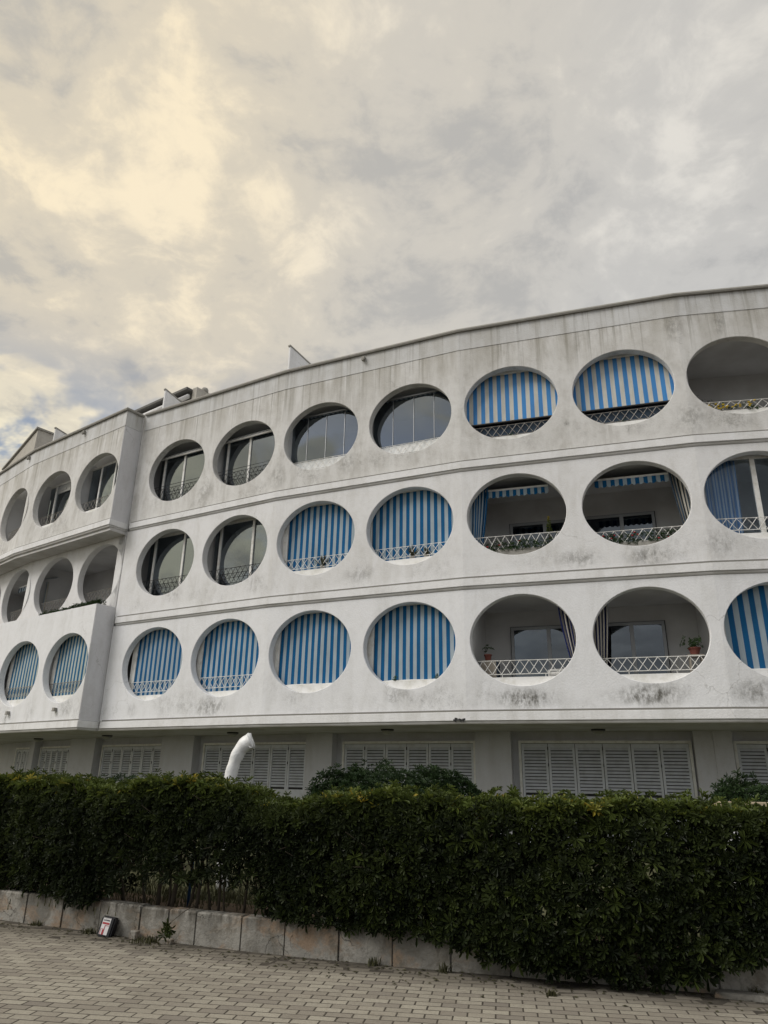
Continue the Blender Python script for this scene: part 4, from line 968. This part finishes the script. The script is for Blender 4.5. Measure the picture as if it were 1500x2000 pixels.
# leaf litter and crumbs
V, F, T = [], [], []
for _ in range(420):
    x = random.uniform(-5, 3.3); dw = abs(random.gauss(0, .28)) + .02; y = wall_y(x) - dw; b = len(V); a = random.uniform(0, 6.28); l = random.uniform(.008, .03); w = l * random.uniform(.3, .6); c, s = math.cos(a), math.sin(a)
    for px, py, pz in ((-l, 0, 0), (0, -w, .006), (l, 0, .002), (0, w, .008)): V.append((x + px * c - py * s, y + px * s + py * c, .003 + pz))
    F += [[b, b + 1, b + 2], [b, b + 2, b + 3]]; T += [random.random() * .6] * 4
tag(mk('leaf_litter', V, F, M['weed'], tint=T, origin=(-1, 8, 0)), 'dry leaf crumbs scattered on the paving below the wall', 'litter', kind='stuff')
def rock(x, y, z, sx, sy, sz, rz):
    bm = bmesh.new(); bmesh.ops.create_cube(bm, size=1); bmesh.ops.bevel(bm, geom=bm.edges[:], offset=.12, segments=1, affect='EDGES')
    c, s = math.cos(rz), math.sin(rz); V = []
    for v in bm.verts:
        p = v.co * (1 + random.uniform(-.08, .08)); px, py, pz = p.x * sx, p.y * sy, p.z * sz; V.append((x + px * c - py * s, y + px * s + py * c, z + pz + sz / 2))
    F = [[v.index for v in f.verts] for f in bm.faces]; bm.free(); return V, F
for x, dy, sx, sy, sz, lab in [(-2.17, -.07, .16, .08, .05, 'broken slab of concrete leaning at the wall foot under the sprig'), (-2.55, -.06, .09, .07, .09, 'rounded stone lump at the wall foot beside the bait box'), (2.98, -.09, .42, .14, .05, 'raised flat concrete slab at the right end of the wall foot'), (-2.33, -.05, .10, .05, .06, 'small concrete chunk between the stone lump and the slab')]:
    V, F = rock(x, wall_y(x) + dy, -.005, sx, sy, sz, -.35); tag(mk('stone', V, F, M['block']), lab, 'stone', 'rubble at the wall foot')

# ------------------------------------------------------------------ plants and furniture in the openings
def plant_leaves(c, n, r, h, tm=None, tint=(.2, .7), size=(.5, .9)):
    P = np.array([(c[0] + random.gauss(0, r * .5), c[1] + random.gauss(0, r * .4), c[2] + random.random() * h) for _ in range(n)])
    Ax = np.stack([P[:, 0] - c[0], P[:, 1] - c[1], np.full(n, .15)], 1) + rng.normal(0, .08, (n, 3))
    return scatter(TM, P, Ax, rng.uniform(*size, n), rng.uniform(*tint, n))
def pot(P, t, w, z, r, h, label, n=26, lr=.16, lh=.22):
    p = P.p(t, w, z); e = empty('potted_plant', p, label, 'plant', 'pot plants in the openings')
    g = G(); g.lathe(p, [(r * .7, 0), (r * .95, h * .8), (r * 1.08, h * .8), (r * 1.08, h)], 14); g.out('pot', M['terracotta'], e)
    V, F, T = plant_leaves((p[0], p[1], z + h), n, lr, lh); mk('leaves', V, F, M['pot_leaf'], e, tint=T)
    return e
def spiky(P, t, w, z, n, L_, label):
    p = P.p(t, w, z); e = empty('spiky_plant', p, label, 'plant', 'pot plants in the openings')
    g = G(); g.lathe(p, [(.05, -.02), (.07, .05), (.075, .07)], 12); g.out('pot', M['mossy'], e)
    V, F, T = [], [], []
    for k in range(n):
        a = 2 * math.pi * k / n + random.uniform(-.2, .2); el = random.uniform(.5, 1.35); l = L_ * random.uniform(.7, 1.1); b = len(V); d = Vector((math.cos(a) * math.cos(el), math.sin(a) * math.cos(el), math.sin(el))); s = d.cross(Vector((0, 0, 1))).normalized() * .019
        o = Vector(p) + Vector((0, 0, .06)); V += [o - s, o + s, o + d * l * .6 + s * .8, o + d * l * .6 - s * .8, o + d * l - Vector((0, 0, .03))]; F += [[b, b + 1, b + 2, b + 3], [b + 3, b + 2, b + 4]]; T += [random.uniform(.0, .45)] * 5
    mk('leaves', [tuple(v) for v in V], F, M['weed'], e, tint=T)
def flower_box(P, c, w, z, t0, t1, n, label, flowers=(), h=.18):
    p = P.p(c, w, z); e = empty('flower_box', p, label, 'flower box', 'flower boxes on the sills')
    g = G(); P.box(g, c + t0, c + t1, w + .06, w - .06, z, z + .10); g.out('trough', M['mossy'], e)
    pts = np.array([P.p(c + random.uniform(t0, t1), w + random.gauss(.02, .07), z + .06 + random.random() ** 1.4 * h) for _ in range(n)])
    Ax = np.stack([rng.normal(P.n[0] * .5, .5, n), rng.normal(P.n[1] * .5, .5, n), rng.normal(.5, .4, n)], 1)
    V, F, T = scatter(TM, pts, Ax, rng.uniform(.45, .8, n), rng.uniform(.05, .6, n)); mk('leaves', V, F, M['pot_leaf'], e, tint=T)
    for m, cnt, fs in flowers:
        for _ in range(cnt):
            q = P.p(c + random.uniform(t0, t1), w + .08 + random.gauss(0, .03), z + .12 + random.random() * h * .9); g = G(); g.lathe(q, [(.004, -.008), (fs, 0), (fs * .8, .012), (.004, .02)], 7); g.out('flower', M[m], e)
P2 = rp[2]
# cabinet with pot, chair, stand
cb = empty('cabinet', P2.p(.45, -.62, 3.09), 'grey cabinet under a pot plant behind the lattice of a lowest row oval', 'cabinet')
g = G(); P2.box(g, .28, .62, -.42, -.85, 3.09, 4.22); g.out('carcass', M['wood'], cb); g = G(); P2.box(g, .62, .64, -.44, -.83, 3.12, 4.19); g.out('door_panel', M['curtain_dark'], cb)
pot(P2, .42, -.55, 4.22, .085, .15, 'small leggy plant in a red pot on the grey cabinet', 9, .12, .24)
stn = empty('plant_stand', P2.p(4.82, -.5, 3.09), 'small pale stand carrying the bushy pot plant', 'stand')
g = G(); P2.box(g, 4.66, 4.98, -.36, -.66, 4.16, 4.20); g.out('top', M['wood'], stn)
for a in (4.69, 4.92):
    for w in (-.39, -.60): g = G(); P2.box(g, a, a + .03, w, w - .03, 3.09, 4.16); g.out('leg', M['wood'], stn)
pot(P2, 4.82, -.5, 4.20, .12, .16, 'bushy green plant in a terracotta pot by the right edge of its oval', 40, .2, .2)
ch = empty('plastic_chair', P2.p(1.95, -1.1, 3.09), 'white plastic chair behind the lattice of a lowest row oval', 'chair')
g = G(); P2.box(g, 1.72, 2.18, -.85, -1.3, 3.50, 3.54); g.out('seat', M['white'], ch)
g = G()
for z in (3.62, 3.76, 3.90): P2.box(g, 1.76, 2.14, -.86, -.90, z, z + .09)
P2.box(g, 1.72, 1.77, -.85, -.90, 3.54, 4.03); P2.box(g, 2.13, 2.18, -.85, -.90, 3.54, 4.03); P2.box(g, 1.76, 2.14, -.855, -.895, 4.0, 4.05); g.out('backrest', M['white'], ch)
for a in (1.73, 2.13):
    for w in (-.86, -1.26): g = G(); P2.box(g, a, a + .04, w, w - .04, 3.09, 3.5); g.out('leg', M['white'], ch)
P, c = C(2); spiky(P, c + .12, -.30, 6.76, 30, .42, 'spiky plant behind the lattice, third middle row oval right of the step')
P, c = C(3); spiky(P, c - .02, -.30, 6.76, 26, .36, 'spiky plant behind the lattice, fourth middle row oval right of the step'); spiky(P, c + .36, -.30, 6.76, 16, .28, 'smaller spiky plant in the fourth middle row oval right of the step')
P, c = C(4); flower_box(P, c, -.275, 6.66, -.9, .8, 260, 'planting trough below the tall yellow shrub', (('red', 3, .035),), .24)
p = P.p(c + .72, -.30, 6.74); e = empty('tall_shrub', p, 'slim yellow green shrub rising above the lattice of a middle row oval', 'plant')
g = G(); g.tube([p, (p[0], p[1], 6.95), (p[0] + .01, p[1], 7.5)], [.012, .01, .004], 6); g.out('stem', M['bark'], e)
pts = np.array([(p[0] + random.gauss(0, .075 * (1 - k / 60)), p[1] + random.gauss(0, .06 * (1 - k / 60)), 6.9 + .62 * k / 60) for k in range(60)])
V, F, T = scatter(TM, pts, np.stack([rng.normal(0, .5, 60), rng.normal(-.3, .5, 60), rng.normal(.6, .3, 60)], 1), rng.uniform(.35, .6, 60), np.linspace(.3, .99, 60)); mk('leaves', V, F, M['leaf'], e, tint=T)
P, c = C(5); flower_box(P, c, -.275, 6.60, -.95, .95, 300, 'planting trough with red flowers along the rail of a middle row oval', (('red', 10, .028),), .27)
P, c = C(6); flower_box(P, c, -.275, 9.64, -.95, .3, 60, 'trough of yellow flowers on the sill of the seventh top row oval', (('yellow', 40, .03),), .16)
p = P.p(c - .78, -.34, 9.72); e = empty('bare_plant', p, 'sparse dark twiggy plant beside the yellow flowers', 'plant'); g = G()
for k in range(9):
    a = random.uniform(-.9, .9); q = Vector(p) + Vector((math.sin(a) * .22, random.uniform(-.05, .05), .18 + .22 * math.cos(a))); g.tube([p, (Vector(p) + q) / 2 + Vector((.02, 0, .03)), q], [.007, .005, .003], 5)
g.out('twigs', M['bark'], e)
V, F, T = plant_leaves((p[0], p[1], p[2] + .22), 14, .26, .2, size=(.2, .35), tint=(0, .3)); mk('leaves', V, F, M['leaf2'], e, tint=T)
for k, dt in ((4, .0), (5, .0)):
    P, c = C(k); q = P.p(c + dt, -.24, 9.70); V, F, T = plant_leaves(q, 12, .12, .06, size=(.3, .5)); tag(mk('sill_plant', V, F, M['pot_leaf'], tint=T, origin=q), 'little weed on the sill of the %s top row oval right of the step' % ORD[k], 'plant', 'small plants on sills')
    V, F, T = [], [], []
P, c = C(3)
for dt, lab in ((-.42, 'left'), (.62, 'right')):
    q = P.p(c + dt, -.24, 3.81); V, F, T = plant_leaves(q, 5, .05, .10, size=(.5, .8)); tag(mk('sill_plant', V, F, M['pot_leaf'], tint=T, origin=q), 'small shoot at the %s of the rail-less sill, fourth lowest row oval' % lab, 'plant', 'small plants on sills')
# trailing plants on the wing's planter
P = lp[2]
V, F, T = [], [], []
n = 520; ts = 5.5 - rng.random(n) ** 1.25 * 3.2
pts = np.array([P.p(t, -.06 - abs(rng.normal(0, .12)) + (.05 if rng.random() < .2 else 0), 6.39 + abs(rng.normal(0, .045)) + .04 * (t > 4.0)) for t in ts])
V, F, T = scatter(TM, pts, np.stack([rng.normal(0, .5, n), rng.normal(-.3, .5, n), rng.normal(.8, .3, n)], 1), rng.uniform(.45, .8, n), rng.uniform(.0, .55, n))
tag(mk('trailing_plant', V, F, M['pot_leaf'], tint=T, origin=P.p(4.2, -.2, 6.36)), 'mat of trailing green plants on the planter of the lower wing', 'plant')
q = P.p(2.6, -.3, 6.3); V, F, T = blades(q[0], q[1], 6.3, 60, .42, .22, .5, .004); tag(mk('wispy_plant', V, F, M['weed'], tint=T, origin=q), 'wispy dry plant on the planter of the lower wing', 'plant')
